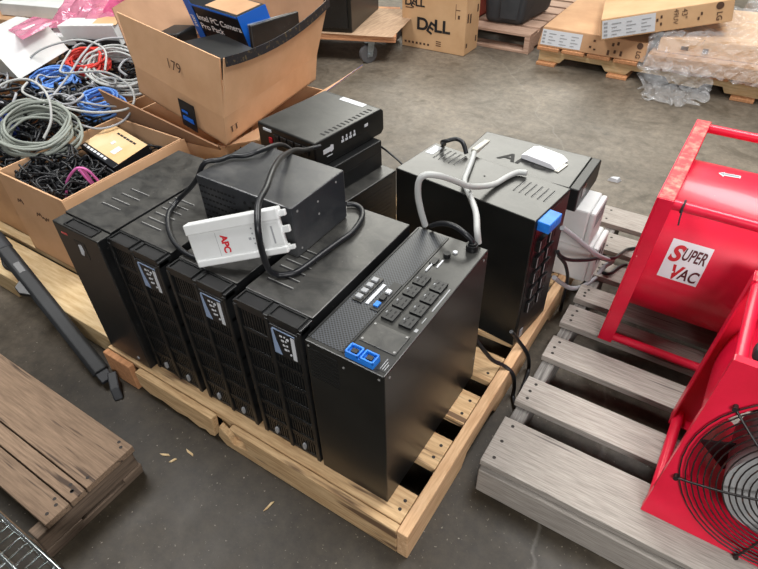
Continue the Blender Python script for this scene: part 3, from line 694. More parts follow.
cable('power_cable', 'black cord from behind the white cover to the socket unit', 'cord', [(-0.571, 0.056, 0.6195), (-0.596, 0.056, 0.6195), (-0.626, 0.06, 0.6195), (-0.673, 0.075, 0.6195), (-0.73, 0.108, 0.6195), (-0.778, 0.15, 0.6195), (-0.796, 0.182, 0.6195), (-0.794, 0.209, 0.6325), (-0.752, 0.214, 0.6705), (-0.708, 0.217, 0.7155), (-0.681, 0.232, 0.762), (-0.659, 0.262, 0.762), (-0.647, 0.293, 0.762), (-0.617, 0.312, 0.7625), (-0.596, 0.351, 0.7655), (-0.616, 0.445, 0.735), (-0.656, 0.546, 0.655), (-0.652, 0.59, 0.646), (-0.63, 0.63, 0.645)], .0065, cb)
cable('power_cable', 'thick black cord looped high over the small unit and the white cover', 'cord', [(-0.64, 0.6, 0.648), (-0.628, 0.55, 0.668), (-0.559, 0.432, 0.7386), (-0.506, 0.329, 0.7805), (-0.456, 0.249, 0.8055), (-0.427, 0.203, 0.8125), (-0.397, 0.155, 0.8155), (-0.376, 0.107, 0.8125), (-0.348, 0.069, 0.7985), (-0.339, 0.057, 0.7755), (-0.346, 0.063, 0.7355), (-0.358, 0.077, 0.6855), (-0.367, 0.093, 0.6425), (-0.361, 0.109, 0.6205), (-0.346, 0.121, 0.619), (-0.332, 0.138, 0.619), (-0.326, 0.166, 0.619), (-0.323, 0.206, 0.619), (-0.32, 0.246, 0.619), (-0.316, 0.287, 0.619), (-0.311, 0.332, 0.619), (-0.316, 0.37, 0.619), (-0.328, 0.409, 0.619), (-0.349, 0.437, 0.619), (-0.376, 0.447, 0.619), (-0.397, 0.437, 0.619)], .0072, cb)

# leaning black bar
t = thing('black_bar', 'long black plastic bar leaning from the floor over the pale pallet', 'bar', (-1.05, -.06, 0))
a, e = V((-1.04, -.085, .035)), V((-1.70, .035, .268)); d = (e-a).normalized(); sd = d.cross(V((0, 0, 1))).normalized(); un_ = sd.cross(d)
TBar = Matrix((d.to_4d(), sd.to_4d(), un_.to_4d(), (0, 0, 0, 1))).transposed(); TBar.translation = a
for i in range(3): TBar[3][i] = 0
TBar[3][3] = 1
Lb = (e-a).length
b = MB(TBar); b.prism([(-.026, -.012), (.026, -.012), (.028, .002), (.017, .013), (-.017, .013), (-.028, .002)], 0, .02, Lb); b.build('rail', M['bar'], t, bevel=.004)
b = MB(TBar); b.prism([(-.029, -.014), (.029, -.014), (.031, .004), (.018, .016), (-.018, .016), (-.031, .004)], 0, Lb-.07, Lb+.02); b.build('end_cap', M['rubber'], t, bevel=.01, seg=3)
b = MB(TBar); b.box(Lb-.20, Lb-.15, -.010, .010, .0125, .0145); b.build('brand_plate', M['fin'], t)
b = MB(TBar); b.prism([(Lb-.30, -.024), (Lb-.22, -.024), (Lb-.24, -.05), (Lb-.27, -.05)], 2, -.008, .008); b.build('bracket', M['plast'], t, bevel=.002)
b = MB(TBar); b.box(-.02, .03, -.02, .02, -.010, .006); b.build('grey_end', M['rubber'], t, bevel=.003)
b = MB(); b.hexa([(-1.02, -.085, .002), (-.955, -.125, .002), (-.94, -.10, .002), (-1.005, -.06, .002)], [(-1.03, -.08, .05), (-.975, -.115, .035), (-.96, -.09, .035), (-1.015, -.055, .05)]); b.build('rubber_foot', M['rubber'], t, bevel=.004)
cable('power_cable', 'black cord trailing from the black bar end onto the pale pallet', 'cord', [(-1.712,.036,.272),(-1.745,.045,.262),(-1.775,.05,.21),(-1.775,.045,.15),(-1.75,.03,.119),(-1.70,.03,.118)], .005, cb)

# ------------------------------------------------------------------ cardboard boxes with cables
def open_box(t, x0, x1, y0, y1, z0, z1, m, th=.007, name='box_body'):
    b = MB(); b.box(x0, x1, y0, y0+th, z0, z1); b.box(x0, x1, y1-th, y1, z0, z1); b.box(x0, x0+th, y0+th, y1-th, z0, z1); b.box(x1-th, x1, y0+th, y1-th, z0, z1); b.box(x0, x1, y0, y1, z0, z0+.006)
    return b.build(name, m, t, bevel=.0015)
t = thing('cardboard_box', 'open cardboard box of cables standing against the plain fronted unit', 'box', (-1.56, .44, .113))
open_box(t, -1.765, -1.372, .165, .688, .113, .46, M['card'])
b = MB(); b.slab([(-1.365, .16, .46), (-1.365, .69, .46), (-1.335, .69, .33), (-1.335, .16, .33)], .005); b.build('flap', M['card'], t)
b = MB()
for x0, z0, n_ in ((-1.70, .362, 4), (-1.60, .335, 9)):
    pts = [(x0+i*.0085, .1635, z0-i*.001+(.012 if i % 2 else -.010)*(1-.4*((i*7) % 3))) for i in range(n_+1)]
    b.tube(pts, .0013, n=5)
b.build('handwriting', M['inkbrown'], t)
t = thing('cardboard_box', 'brown cardboard box of cables beyond the box beside the plain unit', 'box', (-2.08, .5, .113))
open_box(t, -2.38, -1.78, .20, .76, .113, .44, M['card_brown'])
t = thing('cardboard_box', 'cardboard box heaped with blue and grey network cables', 'box', (-2.3, 1.1, .113))
open_box(t, -2.68, -1.86, .785, 1.46, .113, .45, M['card_brown'])

# lower flapped box and the tilted box on it
t = thing('cardboard_box', 'cardboard box with spread flaps beneath the tilted box', 'box', (-1.5, 1.1, .113))
open_box(t, -1.80, -1.215, .755, 1.40, .113, .432, M['card'])
b = MB(); b.slab([(-1.80, .725, .385), (-1.225, .74, .425), (-1.225, .728, .445), (-1.80, .67, .575)], .006); b.build('flap', M['card_in'], t)
b = MB(); b.slab([(-1.213, .77, .43), (-1.213, 1.40, .43), (-1.045, 1.46, .55), (-1.075, .80, .475)], .006, 0); fl_ = b.build('flap', M['card'], t)
b = MB(); b.slab([(-1.073, .84, .481), (-1.052, 1.38, .541), (-1.043, 1.46, .557), (-1.064, .83, .483)], .002, 0); b.build('printed_tape', M['tape_blue'], fl_)
b = MB()
for i in (0, 1):
    for z in (.36,): b.prism([(.80+i*.03, z), (.806+i*.03, z), (.806+i*.03, z+.03), (.812+i*.03, z+.03), (.803+i*.03, z+.042), (.794+i*.03, z+.03), (.80+i*.03, z+.03)], 0, -1.216, -1.2135)
b.build('arrow_mark', M['inkbrown'], t)
# tilted box
K = V((-1.192, .745, .452)); e1 = V((-.485, .025, .10)); e2 = V((-.09, .675, .01)); e3 = V((.02, 0, .113))
def bp(a, b_, c_): return K+e1*a+e2*b_+e3*c_
t = thing('cardboard_box', 'big tilted cardboard box with raised flaps holding boxed electronics', 'box', K)
b = MB()
thk = .012
for q in ([(0, 0), (1, 0), (1, thk), (0, thk)], [(0, 1-thk), (1, 1-thk), (1, 1), (0, 1)], [(0, thk), (thk, thk), (thk, 1-thk), (0, 1-thk)], [(1-thk, thk), (1, thk), (1, 1-thk), (1-thk, 1-thk)]):
    b.hexa([bp(x, y, 0) for x, y in q], [bp(x, y, 1) for x, y in q])
b.hexa([bp(x, y, 0) for x, y in ((0, 0), (1, 0), (1, 1), (0, 1))], [bp(x, y, .06) for x, y in ((0, 0), (1, 0), (1, 1), (0, 1))])
bb = b.build('box_body', M['card'], t)
k0, l0, r0, o0 = bp(0, 0, 1), bp(1, 0, 1), bp(0, 1, 1), bp(1, 1, 1)
tL, tK, tR = V((-1.70, .79, .852)), V((-1.141, .757, .780)), V((-1.215, 1.475, .80))
def curved_flap(name, p00, p10, p11, p01, m, th=.006, nx=10, sag=V((0, 0, 0)), tm=None):
    """p00-p10 hinge, p01-p11 free edge, free edge sagging by sag in the middle"""
    b = MB(); vs = []
    n = (V(p10)-V(p00)).cross(V(p01)-V(p00)).normalized()*th
    for j in (0, .5, 1):
        for i in range(nx+1):
            s = i/nx
            q = V(p00).lerp(V(p10), s).lerp(V(p01).lerp(V(p11), s), j)+sag*(j*4*s*(1-s)); vs.append(q)
    m_ = len(vs); vs2 = [q-n for q in vs]; fs = []
    W1 = nx+1
    for j in range(2):
        for i in range(nx):
            a = j*W1+i; fs.append((a, a+1, a+W1+1, a+W1)); fs.append((m_+a+W1, m_+a+W1+1, m_+a+1, m_+a))
    for i in range(nx):
        fs.append((i, m_+i, m_+i+1, i+1)); a = 2*W1+i; fs.append((a+1, m_+a+1, m_+a, a))
    for j in range(2):
        a = j*W1; fs.append((a+W1, m_+a+W1, m_+a, a)); a = j*W1+nx; fs.append((a, m_+a, m_+a+W1, a+W1))
    b.add(vs+vs2, fs); return b.build(name, m, t)
f1_ = curved_flap('flap', l0, k0, tK+V((-.012, .004, 0)), tL, M['card'])
f2_ = curved_flap('flap', k0, r0, tR, tK+V((.006, .012, 0)), M['card'], sag=V((0, 0, -.035)))
f3_ = curved_flap('flap', r0, o0, V((-1.78, 1.52, .86)), tR+V((-.03, .02, .03)), M['card_in'])
f4_ = curved_flap('flap', o0, l0, V((-1.80, .84, .84)), V((-1.86, 1.45, .87)), M['card_in'], sag=V((-.05, 0, 0)))
b = MB(); nx = 10
for i in range(nx):
    s0, s1 = i/nx, (i+1)/nx
    def q(s, dz): return (tK+V((.006, .012, 0))).lerp(tR, s)+V((.004, 0, -.035*4*s*(1-s)+dz))
    b.slab([q(s0, -.028), q(s1, -.028), q(s1, .006), q(s0, .006)], .003)
b.build('printed_tape', M['tape_print'], f2_)
ux, uz = (k0-l0).normalized(), (tL-l0).normalized(); nrm = ux.cross(uz).normalized()
def fa(s, v): return l0.lerp(k0, s).lerp(tL.lerp(tK+V((-.012, .004, 0)), s), v)+nrm*.005
text('179', (0, 0, 0), (1, 0, 0), (0, 1, 0), .036, M['inkbrown'], f1_, fn=lambda a, b_: fa(.45+a/(k0-l0).length, .40+b_/.205))
b = MB(); b.slab([fa(.50, -.62)+V((0, -.003, 0)), fa(.68, -.60)+V((0, -.003, 0)), fa(.68, -.10)+V((0, -.003, 0)), fa(.50, -.12)+V((0, -.003, 0))], .002); dt = b.build('dark_tape', M['black_card'], bb)
b = MB(); b.slab([fa(.53, -.48)+V((0, -.006, 0)), fa(.66, -.46)+V((0, -.006, 0)), fa(.65, -.38)+V((0, -.006, 0)), fa(.53, -.40)+V((0, -.006, 0))], .001); b.slab([fa(.53, -.34)+V((0, -.006, 0)), fa(.60, -.33)+V((0, -.006, 0)), fa(.60, -.28)+V((0, -.006, 0)), fa(.53, -.29)+V((0, -.006, 0))], .001); b.build('tape_print', M['blue_card'], dt)
for zz in (.35,):
    b = MB()
    for i in (0, 1):
        o = bp(0, .055+i*.04, zz); y_ = e2.normalized(); z_ = V((0, 0, 1))
        pts = [(0, 0), (.006, 0), (.006, .026), (.012, .026), (.003, .038), (-.006, .026), (0, .026)]
        b.add([o+y_*a*1.3+z_*c_*.8+V((.004, 0, 0)) for a, c_ in pts], [tuple(range(7))])
    b.build('arrow_mark', M['inkbrown'], bb)

# things in the tilted box
def gbox(name, label, cat, o, ex_, ey_, ez_, m, bevel=.002, mi=None):
    t = thing(name, label, cat, o)
    b = MB(); o = V(o); b.hexa([o, o+ex_, o+ex_+ey_, o+ey_], [o+ez_, o+ex_+ez_, o+ex_+ey_+ez_, o+ey_+ez_]); 
    b.build('casing', m, t, bevel=bevel); return t
ib = V((-1.685, 1.15, .665)); ix = V((.295, -.0, -.025)); iy = V((.03, .14, .02)); iz = V((-.02, -.03, .15))
t = gbox('camera_box', 'blue and black boxed computer camera standing in the tilted cardboard box', 'box', ib, ix, iy, iz, M['black_card'])
xn, zn, yn = ix.normalized(), iz.normalized(), iy.normalized(); nf = xn.cross(zn).normalized()
def fp(a, c_, off=.002): return ib+ix*a+iz*c_+nf*(off+.002)
b = MB(); b.slab([fp(0, 0), fp(.13, 0), fp(.13, 1.25), fp(0, 1.25)], .003); b.build('blue_panel', M['blue_card'], t)
b = MB(); b.slab([fp(.13, .95), fp(1, .95), fp(1, 1.0), fp(.13, 1.0)], .001); b.slab([ib+ix*1.0+xn*.002, ib+ix+iy+xn*.002, ib+ix+iy+iz+xn*.002, ib+ix+iz+xn*.002], .002); b.build('blue_edge', M['blue_card'], t)
text('Intel PC Camera', fp(.17, .60, .003), ix, iz, .024, M['paper'], t, bold=.012, sx=1.05)
text('Pro Pack', fp(.17, .36, .003), ix, iz, .024, M['paper'], t, bold=.012, sx=1.05)
text('intel', fp(.095, .35, .003), iz, -ix, .02, M['paper'], t, 'logo', bold=.02)
text('intel', ib+ix+iy*.35+iz*.3+xn*.004, iz, -iy, .016, M['paper'], t, 'logo', bold=.02)
b = MB(); b.slab([ib+iz*1.002+iy*.1+ix*.35, ib+iz*1.002+iy*.1+ix*.95, ib+iz*1.002+iy*.95+ix*.95, ib+iz*1.002+iy*.95+ix*.35], .001); b.build('picture_panel', M['card_brown'], t)
t = gbox('black_device', 'black plastic device lying in the tilted box before the camera box', 'device', (-1.60, .89, .635), V((.25, -.05, -.015)), V((.09, .22, 0)), V((0, 0, .085)), M['plast'], .01)
b = MB(); o = V((-1.60, .87, .657)); b.box(-1.47, -1.42, .98, 1.01, .70, .712); b.build('top_cable_port', M['fin'], t)
gbox('black_device', 'black boxy device at the back corner of the tilted box', 'device', (-1.70, .93, .64), V((.09, .04, 0)), V((-.03, .13, 0)), V((0, 0, .095)), M['plast'], .008)
t = gbox('grey_panel', 'thin grey panel standing on edge beside the camera box', 'panel', (-1.375, 1.16, .60), V((.06, .22, .0)), V((.016, -.006, 0)), V((-.03, .0, .155)), M['zinc'], .002)
gbox('black_device', 'black case with ports leaning by the printed tape flap', 'device', (-1.345, 1.10, .60), V((.045, .25, .0)), V((.018, -.004, 0)), V((-.03, .04, .16)), M['case'], .004)

# yellow product box in the cable box
o = V((-1.735, .49, .395)); yx = V((.27, -.05, .0)); yy = V((.02, .155, .03)); yz = V((0, -.012, .035))
t = gbox('product_box', 'yellow printed product box lying in the cable box', 'box', o, yx, yy, yz, M['black_card'])
b = MB(); z_ = yz*1.02
b.slab([o+z_+yy*.16, o+z_+yx+yy*.16, o+z_+yx+yy, o+z_+yy], .001); b.build('yellow_face', M['yellow_card'], t)
b = MB()
for i in range(7): b.slab([o+yz*1.06+yx*(.06+i*.1)+yy*.06, o+yz*1.06+yx*(.13+i*.1)+yy*.06, o+yz*1.06+yx*(.13+i*.1)+yy*.12, o+yz*1.06+yx*(.06+i*.1)+yy*.12], .0006)
b.build('white_print', M['paper'], t)
b = MB()
for i in range(6): b.slab([o+yz*1.06+yx*(.30+i*.09)+yy*.82, o+yz*1.06+yx*(.37+i*.09)+yy*.82, o+yz*1.06+yx*(.37+i*.09)+yy*.87, o+yz*1.06+yx*(.30+i*.09)+yy*.87], .0006)
b.build('dark_print', M['ink'], t)
b = MB(); b.slab([o+yz*1.06+yx*.62+yy*.30, o+yz*1.06+yx*.74+yy*.30, o+yz*1.06+yx*.74+yy*.55, o+yz*1.06+yx*.62+yy*.55], .0006); b.slab([o+yz*1.06+yx*.42+yy*.50, o+yz*1.06+yx*.49+yy*.50, o+yz*1.06+yx*.49+yy*.62, o+yz*1.06+yx*.42+yy*.62], .0006); b.build('product_picture', M['paper'], t)

# coils and loose cables
def coil(name, label, c, rad, n, r, m, tilt=(0, 0), squash=.8, jit=.12, wob=.02, group=None):
    rot = Matrix.Rotation(R(tilt[0]), 4, 'X') @ Matrix.Rotation(R(tilt[1]), 4, 'Y')
    pts = []; ph = random.random()*6
    per = 12
    for i in range(n*per):
        a = 2*math.pi*i/per; k = i//per
        if i % per == 0: rr = rad*(1+random.uniform(-jit, jit)); dx, dy = random.uniform(-wob, wob), random.uniform(-wob, wob); 
        q = V((math.cos(a+ph)*rr+dx, (math.sin(a+ph)*rr*squash+dy), (k/n-.5)*2*r*min(n, 7)*.9+random.uniform(-r, r)))
        pts.append(V(c)+rot @ q)
    b = MB(); b.tube(pts, r, n=7, res=3)
    zmin = min(q.z for q in pts)-r
    return tag(b.build(name, m, None, loc=(c[0], c[1], zmin)), label, 'cable', group)
coil('cable_coil', 'big grey green coil of cable on the near cable boxes', (-1.86, .40, .50), .145, 13, .0055, M['cable_olv'], (12, 8), .8, .16, .02)
coil('cable_coil', 'light blue coil of network cable by the box flap', (-1.885, .715, .49), .085, 11, .005, M['cable_blu'], (12, 0), .75, .2, .012)
coil('cable_coil', 'light blue coil of network cable beside the white carton', (-2.29, .76, .49), .10, 11, .005, M['cable_blu'], (10, 0), .8, .2, .02)
coil('cable_coil', 'red coil of cable on the heap behind the blue coils', (-2.32, .97, .51), .11, 9, .006, M['cable_red'], (15, 0), .7, .15, .02)
coil('cable_coil', 'pale grey bundle of cable beside the tilted cardboard box', (-2.13, 1.0, .49), .16, 12, .0055, M['cable_lgt'], (12, 14), .75, .2, .03)
coil('cable_coil', 'navy coil of cable at the edge of the cable heap', (-2.08, .36, .46), .075, 8, .006, M['cable_nvy'], (0, 0), .8, .2, .02)
def loop(label, pts, r, m): return cable('loose_cable', label, 'cable', pts, r, m)
loop('grey cable looping wide over the blue coil', [(-2.2, .60, .55), (-2.05, .50, .57), (-1.86, .52, .55), (-1.72, .58, .53), (-1.66, .70, .52), (-1.76, .79, .55), (-1.93, .80, .58), (-2.10, .72, .57), (-2.25, .80, .55), (-2.4, .95, .55)], .005, M['cable_lgt'])
loop('grey cable standing in a hoop above the grey coil', [(-1.92, .25, .50), (-1.98, .30, .58), (-1.99, .40, .645), (-1.93, .48, .655), (-1.83, .48, .62), (-1.77, .43, .55), (-1.76, .37, .50)], .005, M['cable_lgt'])
loop('grey cable bending across the red coil', [(-2.0, .55, .52), (-2.08, .72, .56), (-2.15, .86, .60), (-2.22, 1.0, .61), (-2.2, 1.15, .58), (-2.08, 1.2, .54), (-1.99, 1.08, .53)], .005, M['cable_gry'])
loop('grey cable arching over the white carton end', [(-2.45, .70, .52), (-2.38, .80, .60), (-2.25, .92, .63), (-2.12, .95, .60), (-2.02, .86, .55)], .005, M['cable_lgt'])
loop('grey cable lying near the yellow product box', [(-1.95, .62, .52), (-1.80, .66, .51), (-1.70, .72, .50), (-1.66, .64, .48), (-1.72, .56, .47), (-1.85, .52, .50)], .0045, M['cable_gry'])
loop('pink cable standing in a hoop in the near cable box', [(-1.50, .235, .36), (-1.475, .25, .45), (-1.43, .27, .505), (-1.41, .285, .515), (-1.39, .30, .50), (-1.385, .32, .44), (-1.385, .33, .37)], .0045, M['cable_pnk'])
loop('pink cable knot hanging under the pink hoop', [(-1.43, .29, .50), (-1.42, .30, .46), (-1.41, .31, .43), (-1.40, .30, .46), (-1.405, .29, .51)], .005, M['cable_pnk'])
def tangle(name, label, x0, x1, y0, y1, z0, z1, n, r, m, seed):
    rnd = random.Random(seed); b = MB()
    for i in range(n):
        c = V((rnd.uniform(x0, x1), rnd.uniform(y0, y1), rnd.uniform(z0, z1))); pts = []; a = rnd.random()*6.28; rad = rnd.uniform(.03, .12)
        for k in range(7):
            a += rnd.uniform(.4, 1.1); q = c+V((math.cos(a)*rad, math.sin(a)*rad*.8, rnd.uniform(-.02, .03)))
            q.x = min(max(q.x, x0), x1); q.y = min(max(q.y, y0), y1); q.z = min(max(q.z, z0), z1+.03); pts.append(q)
        b.tube(pts, r*rnd.uniform(.8, 1.25), n=6, res=4)
    return tag(b.build(name, m, None, loc=((x0+x1)/2, (y0+y1)/2, z0)), label, 'cables', kind='stuff')
tangle('black_cable_tangle', 'tangle of black cables in the near cable box', -1.74, -1.40, .20, .665, .29, .385, 170, .0038, cb, 1)
tangle('black_cable_tangle', 'black cables bunched at the front rim of the near cable box', -1.73, -1.45, .19, .42, .385, .45, 70, .0038, cb, 7)
tangle('black_cable_tangle', 'tangle of black cables heaped beside the grey coil', -2.36, -1.80, .22, .74, .36, .46, 150, .0042, cb, 2)
tangle('black_cable_tangle', 'tangle of dark cables beneath the blue and red coils', -2.66, -1.88, .81, 1.44, .36, .47, 120, .0055, cb, 3)
tangle('grey_cable_tangle', 'tangle of grey cables spread over the heap', -2.62, -1.9, .50, 1.40, .46, .52, 36, .005, M['cable_gry'], 4)
tangle('black_cable_tangle', 'black cables piled against the white carton', -2.5, -2.0, .45, .78, .46, .50, 26, .006, cb, 6)

# cartons, bags and boards on the heap
def carton(name, label, o, ax, ay, az, m, cat='box'):
    t = gbox(name, label, cat, o, V(ax), V(ay), V(az), m, .003); return t
t = carton('white_carton', 'open white carton tipped over on the heap by the pink bags', (-2.62, .66, .50), (.30, -.03, .03), (-.16, .36, .0), (-.10, -.02, .13), M['white_pl'])
t = carton('white_carton', 'small white carton with a brown end behind the red coil', (-2.60, 1.06, .51), (.28, .12, .01), (-.06, .12, 0), (-.01, -.02, .10), M['white_pl'])
b = MB(); o = V((-2.60, 1.06, .51)); q = [o+V((.28*s, .12*s, .01*s)) for s in (.55, 1.0)]
b.slab([q[0]+V((.0, -.004, .10)), q[1]+V((.0, -.004, .10)), q[1]+V((-.07, .10, .103)), q[0]+V((-.07, .10, .103))], .002); b.build('brown_end', M['card_pale'], t)
b = MB(); b.slab([o+V((.06, .02, .0)), o+V((.29, .115, .0)), o+V((.287, .098, .04)), o+V((.055, .005, .04))], .002); b.build('dark_print', M['ink'], t)
t = carton('white_device', 'white flat device with a grey lid at the far end of the heap', (-3.62, 1.28, .47), (.55, .14, 0), (-.10, .22, 0), (0, 0, .07), M['white_pl'], 'device')
t = carton('white_carton', 'flat white carton lying under the pink bags', (-2.95, .98, .50), (.42, .14, 0), (-.08, .16, 0), (0, 0, .04), M['white_pl'])
t = carton('cardboard_box', 'brown box under the white device behind the cable heap', (-3.7, 1.2, .0), (.75, .18, 0), (-.2, .6, 0), (0, 0, .465), M['card_brown'])
t = carton('cardboard_box', 'brown box under the tipped white carton', (-3.2, .55, .0), (.50, .0, 0), (0, .62, 0), (0, 0, .49), M['card_brown'])
t = carton('black_device', 'black device lying flat behind the open white carton', (-3.05, .78, .50), (.35, .10, 0), (-.1, .24, 0), (0, 0, .05), M['plast'], 'device')
def bag(name, label, pts, m, seed, bulge=.04):
    """crumpled bag: quad outline blown up front and back"""
    rnd = random.Random(seed); p = [V(q) for q in pts]; n = (p[1]-p[0]).cross(p[3]-p[0]).normalized(); N_ = 16; b = MB(); vs = []; fs = []
    for sd_ in (1, -1):
        for j in range(N_+1):
            for i in range(N_+1):
                s, t_ = i/N_, j/N_
                q = p[0].lerp(p[1], s).lerp(p[3].lerp(p[2], s), t_)
                env = (4*s*(1-s))**.4*(4*t_*(1-t_))**.4
                q = q+n*sd_*bulge*env*(.6+1.2*noise.noise(q*14+V((seed, sd_*3, 0)))) + V((noise.noise(q*20), noise.noise(q*20+V((5, 5, 5))), 0))*.012*env
                vs.append(q)
    K2 = (N_+1)**2
    for sd_ in (0, 1):
        for j in range(N_):
            for i in range(N_):
                a = sd_*K2+j*(N_+1)+i; f = (a, a+1, a+N_+2, a+N_+1); fs.append(f if sd_ == 0 else f[::-1])
    b.add(vs, fs, 0, False)
    zmin = min(q.z for q in vs); return tag(b.build(name, m, None, loc=(p[0].x, p[0].y, zmin)), label, 'bag')
bag('antistatic_bag', 'crumpled pink antistatic bag lying behind the tipped white carton', [(-2.80, 1.08, .56), (-2.40, 1.22, .60), (-2.60, 1.52, .61), (-3.05, 1.40, .60)], M['pinkbag'], 3, .05)
bag('antistatic_bag', 'hot pink bag standing up behind the small white carton', [(-2.56, 1.25, .60), (-2.30, 1.33, .60), (-2.42, 1.42, .79), (-2.47, 1.43, .80)], M['pinkbag2'], 5, .04)
bag('antistatic_bag', 'pink bag flat inside the tipped white carton', [(-2.60, .80, .655), (-2.38, .74, .66), (-2.50, 1.0, .66), (-2.68, .98, .66)], M['pinkbag'], 8, .015)

# ------------------------------------------------------------------ red fans
def fan(label, TF, A, grille, hub_r, hub_off=(0, 0)):
    """front plate at local y=0 facing -y, back frame at y=L"""
    L_ = .335
    org = TF @ V((A/2, L_/2, 0)); t = thing('blower_fan', label, 'fan', org, 'red blower fans on the grey pallet')
    c = A/2; rad = grille; zc = c
    n = 64
    b = MB(TF)                                           # plate with a round opening
    hole = rad-.003
    def sq(a):
        ca, sa = math.cos(a), math.sin(a); k = c/max(abs(ca), abs(sa)); return (c+ca*k, zc+sa*k)
    for (y, flip) in ((0, 0), (.02, 1)):
        vs = [];
        for i in range(n):
            a = 2*math.pi*i/n; x, z = sq(a); vs.append((x, y, z))
        for i in range(n):
            a = 2*math.pi*i/n; vs.append((c+math.cos(a)*hole, y, zc+math.sin(a)*hole))
        b.add(vs, [(i, (i+1) % n, n+(i+1) % n, n+i) for i in range(n)])
    vs = [(sq(2*math.pi*i/n)[0], y, sq(2*math.pi*i/n)[1]) for y in (0, .02) for i in range(n)]
    b.add(vs, [(i, (i+1) % n, n+(i+1) % n, n+i) for i in range(n)])
    b.build('front_plate', M['red'], t, bevel=.003)
    b = MB(TF); b.cyl((c, .021, zc), (c, L_-.010, zc), rad, 96, inner=rad-.004); dr = b.build('drum', M['red'], t)
    b = MB(TF)
    w_, tk = .036, .005
    for (x0, x1, z0, z1) in ((0, w_, 0, A), (A-w_, A, 0, A), (w_, A-w_, 0, w_), (w_, A-w_, A-w_, A)): b.box(x0, x1, L_-tk, L_, z0, z1)
    b.box(0, tk, L_-.042, L_-tk, 0, A); b.box(A-tk, A, L_-.042, L_-tk, 0, A); b.box(tk, A-tk, L_-.042, L_-tk, A-tk, A); b.box(tk, A-tk, L_-.042, L_-tk, 0, tk)
    b.build('back_frame', M['red'], t, bevel=.0015)
    b = MB(TF)
    for y in (L_-.012, L_-.0055):
        b.add([(sq(2*math.pi*i/n)[0]*.98+.01*c, y, sq(2*math.pi*i/n)[1]*.98+.01*c) for i in range(n)]+[(c+math.cos(2*math.pi*i/n)*(rad-.001), y, zc+math.sin(2*math.pi*i/n)*(rad-.001)) for i in range(n)], [(i, (i+1) % n, n+(i+1) % n, n+i) for i in range(n)])
    b.build('back_plate', M['red'], t)
    b = MB(TF); b.box(.004, A-.004, L_-.040, L_-.004, A-.002, A+.0008); b.build('worn_edge', M['redworn'], t)
    for x, z in ((.016, .016), (A-.016, .016), (.016, A-.016), (A-.016, A-.016)):
        b = MB(TF); b.cyl((x, .015, z), (x, L_-.004, z), .0135, 16); b.build('tie_rod', M['red'], t)
    b = MB(TF)                                           # wire guard
    GR = rad+.010
    for k in range(17):
        rr = GR*(.12+.88*k/16)
        pts = [(c+math.cos(2*math.pi*i/40)*rr, -.006-.030*(1-(rr/GR)**2), zc+math.sin(2*math.pi*i/40)*rr) for i in range(40)]
        b.tube(pts, .0017, n=6, spline=False, closed=True)
    for k in range(6):
        a = 2*math.pi*k/6+.42
        pts = [(c+math.cos(a)*rr*GR, max(-.0095-.030*(1-rr**2), -.05), zc+math.sin(a)*rr*GR) for rr in (.10, .3, .55, .8, .95, 1.0, 1.03)]
        b.tube(pts, .0026, n=6)
    b.build('wire_guard', M['wire'], t)
    b = MB(TF)
    for k in range(6):
        a = 2*math.pi*k/6+.42; b.cyl((c+math.cos(a)*GR*1.03, -.012, zc+math.sin(a)*GR*1.03), (c+math.cos(a)*GR*1.03, .002, zc+math.sin(a)*GR*1.03), .0055, 10)
    b.build('guard_clip', M['wire'], t)
    hb = MB(TF); hb.cyl((c-hub_off[0], .002, zc-hub_off[1]), (c-hub_off[0], .16, zc-hub_off[1]), hub_r, 48); hub = hb.build('hub', M['hub'], t, bevel=.006)
    for k in range(5):
        a = 2*math.pi*k/5; ca, sa = math.cos(a), math.sin(a); b = MB(TF)
        P = lambda rr, s, y: (c+ca*rr-sa*s, y, zc+sa*rr+ca*s)
        b.slab([P(hub_r, -.05, .08), P(rad-.03, -.075, .07), P(rad-.03, .075, .15), P(hub_r, .05, .14)], .004); b.build('blade', M['dark_blade'], t)
    return t, dr
Sh = Matrix.Identity(4); Sh[0][2] = .062; Sh[0][3] = 0
TF1 = Matrix.Translation((.272+.335, .815, .1325)) @ Sh @ Matrix.Rotation(R(90), 4, 'Z')
t, dr = fan('red drum fan with a white lettered sticker on its side', TF1, .53, .235, .10)
# sticker on the drum: u along the axis (world x), angle round it
def drum_pt(xw, deg, off=.0012):
    # invert: local y = .607-x, local centre (c, zc)
    a = R(deg); rad = .235+off
    ly, lz = (.607-xw), .265+math.sin(a)*rad; lx = .265+math.cos(a)*rad
    return TF1 @ V((lx, ly, lz))
b = MB(); ng = 10
for i in range(ng):
    a0, a1 = 148.5+28*i/ng, 148.5+28*(i+1)/ng
    f_ = lambda a: (a-148.5)/28
    b.add([drum_pt(.350, a0), drum_pt(.452, a0), drum_pt(.452, a1), drum_pt(.350, a1)], [(0, 1, 2, 3)], 0, True)
st_ = b.build('sticker', M['paper'], dr)
dp = lambda x0, a0: (lambda a, b_: drum_pt(x0+a, a0-math.degrees(b_/.235), .0022))
text('S', (0, 0, 0), (1, 0, 0), (0, 1, 0), .044, M['inkred'], st_, bold=.04, fn=dp(.356, 162.8), shear=.25, sx=.9)
text('UPER', (0, 0, 0), (1, 0, 0), (0, 1, 0), .033, M['inkmar'], st_, bold=.02, fn=dp(.3865, 160.6), sx=.53, shear=.2)
text('V', (0, 0, 0), (1, 0, 0), (0, 1, 0), .040, M['inkred'], st_, bold=.04, fn=dp(.374, 175.2), shear=.2, sx=.75)
text('AC', (0, 0, 0), (1, 0, 0), (0, 1, 0), .033, M['inkmar'], st_, bold=.02, fn=dp(.399, 174.4), sx=.70, shear=.2)
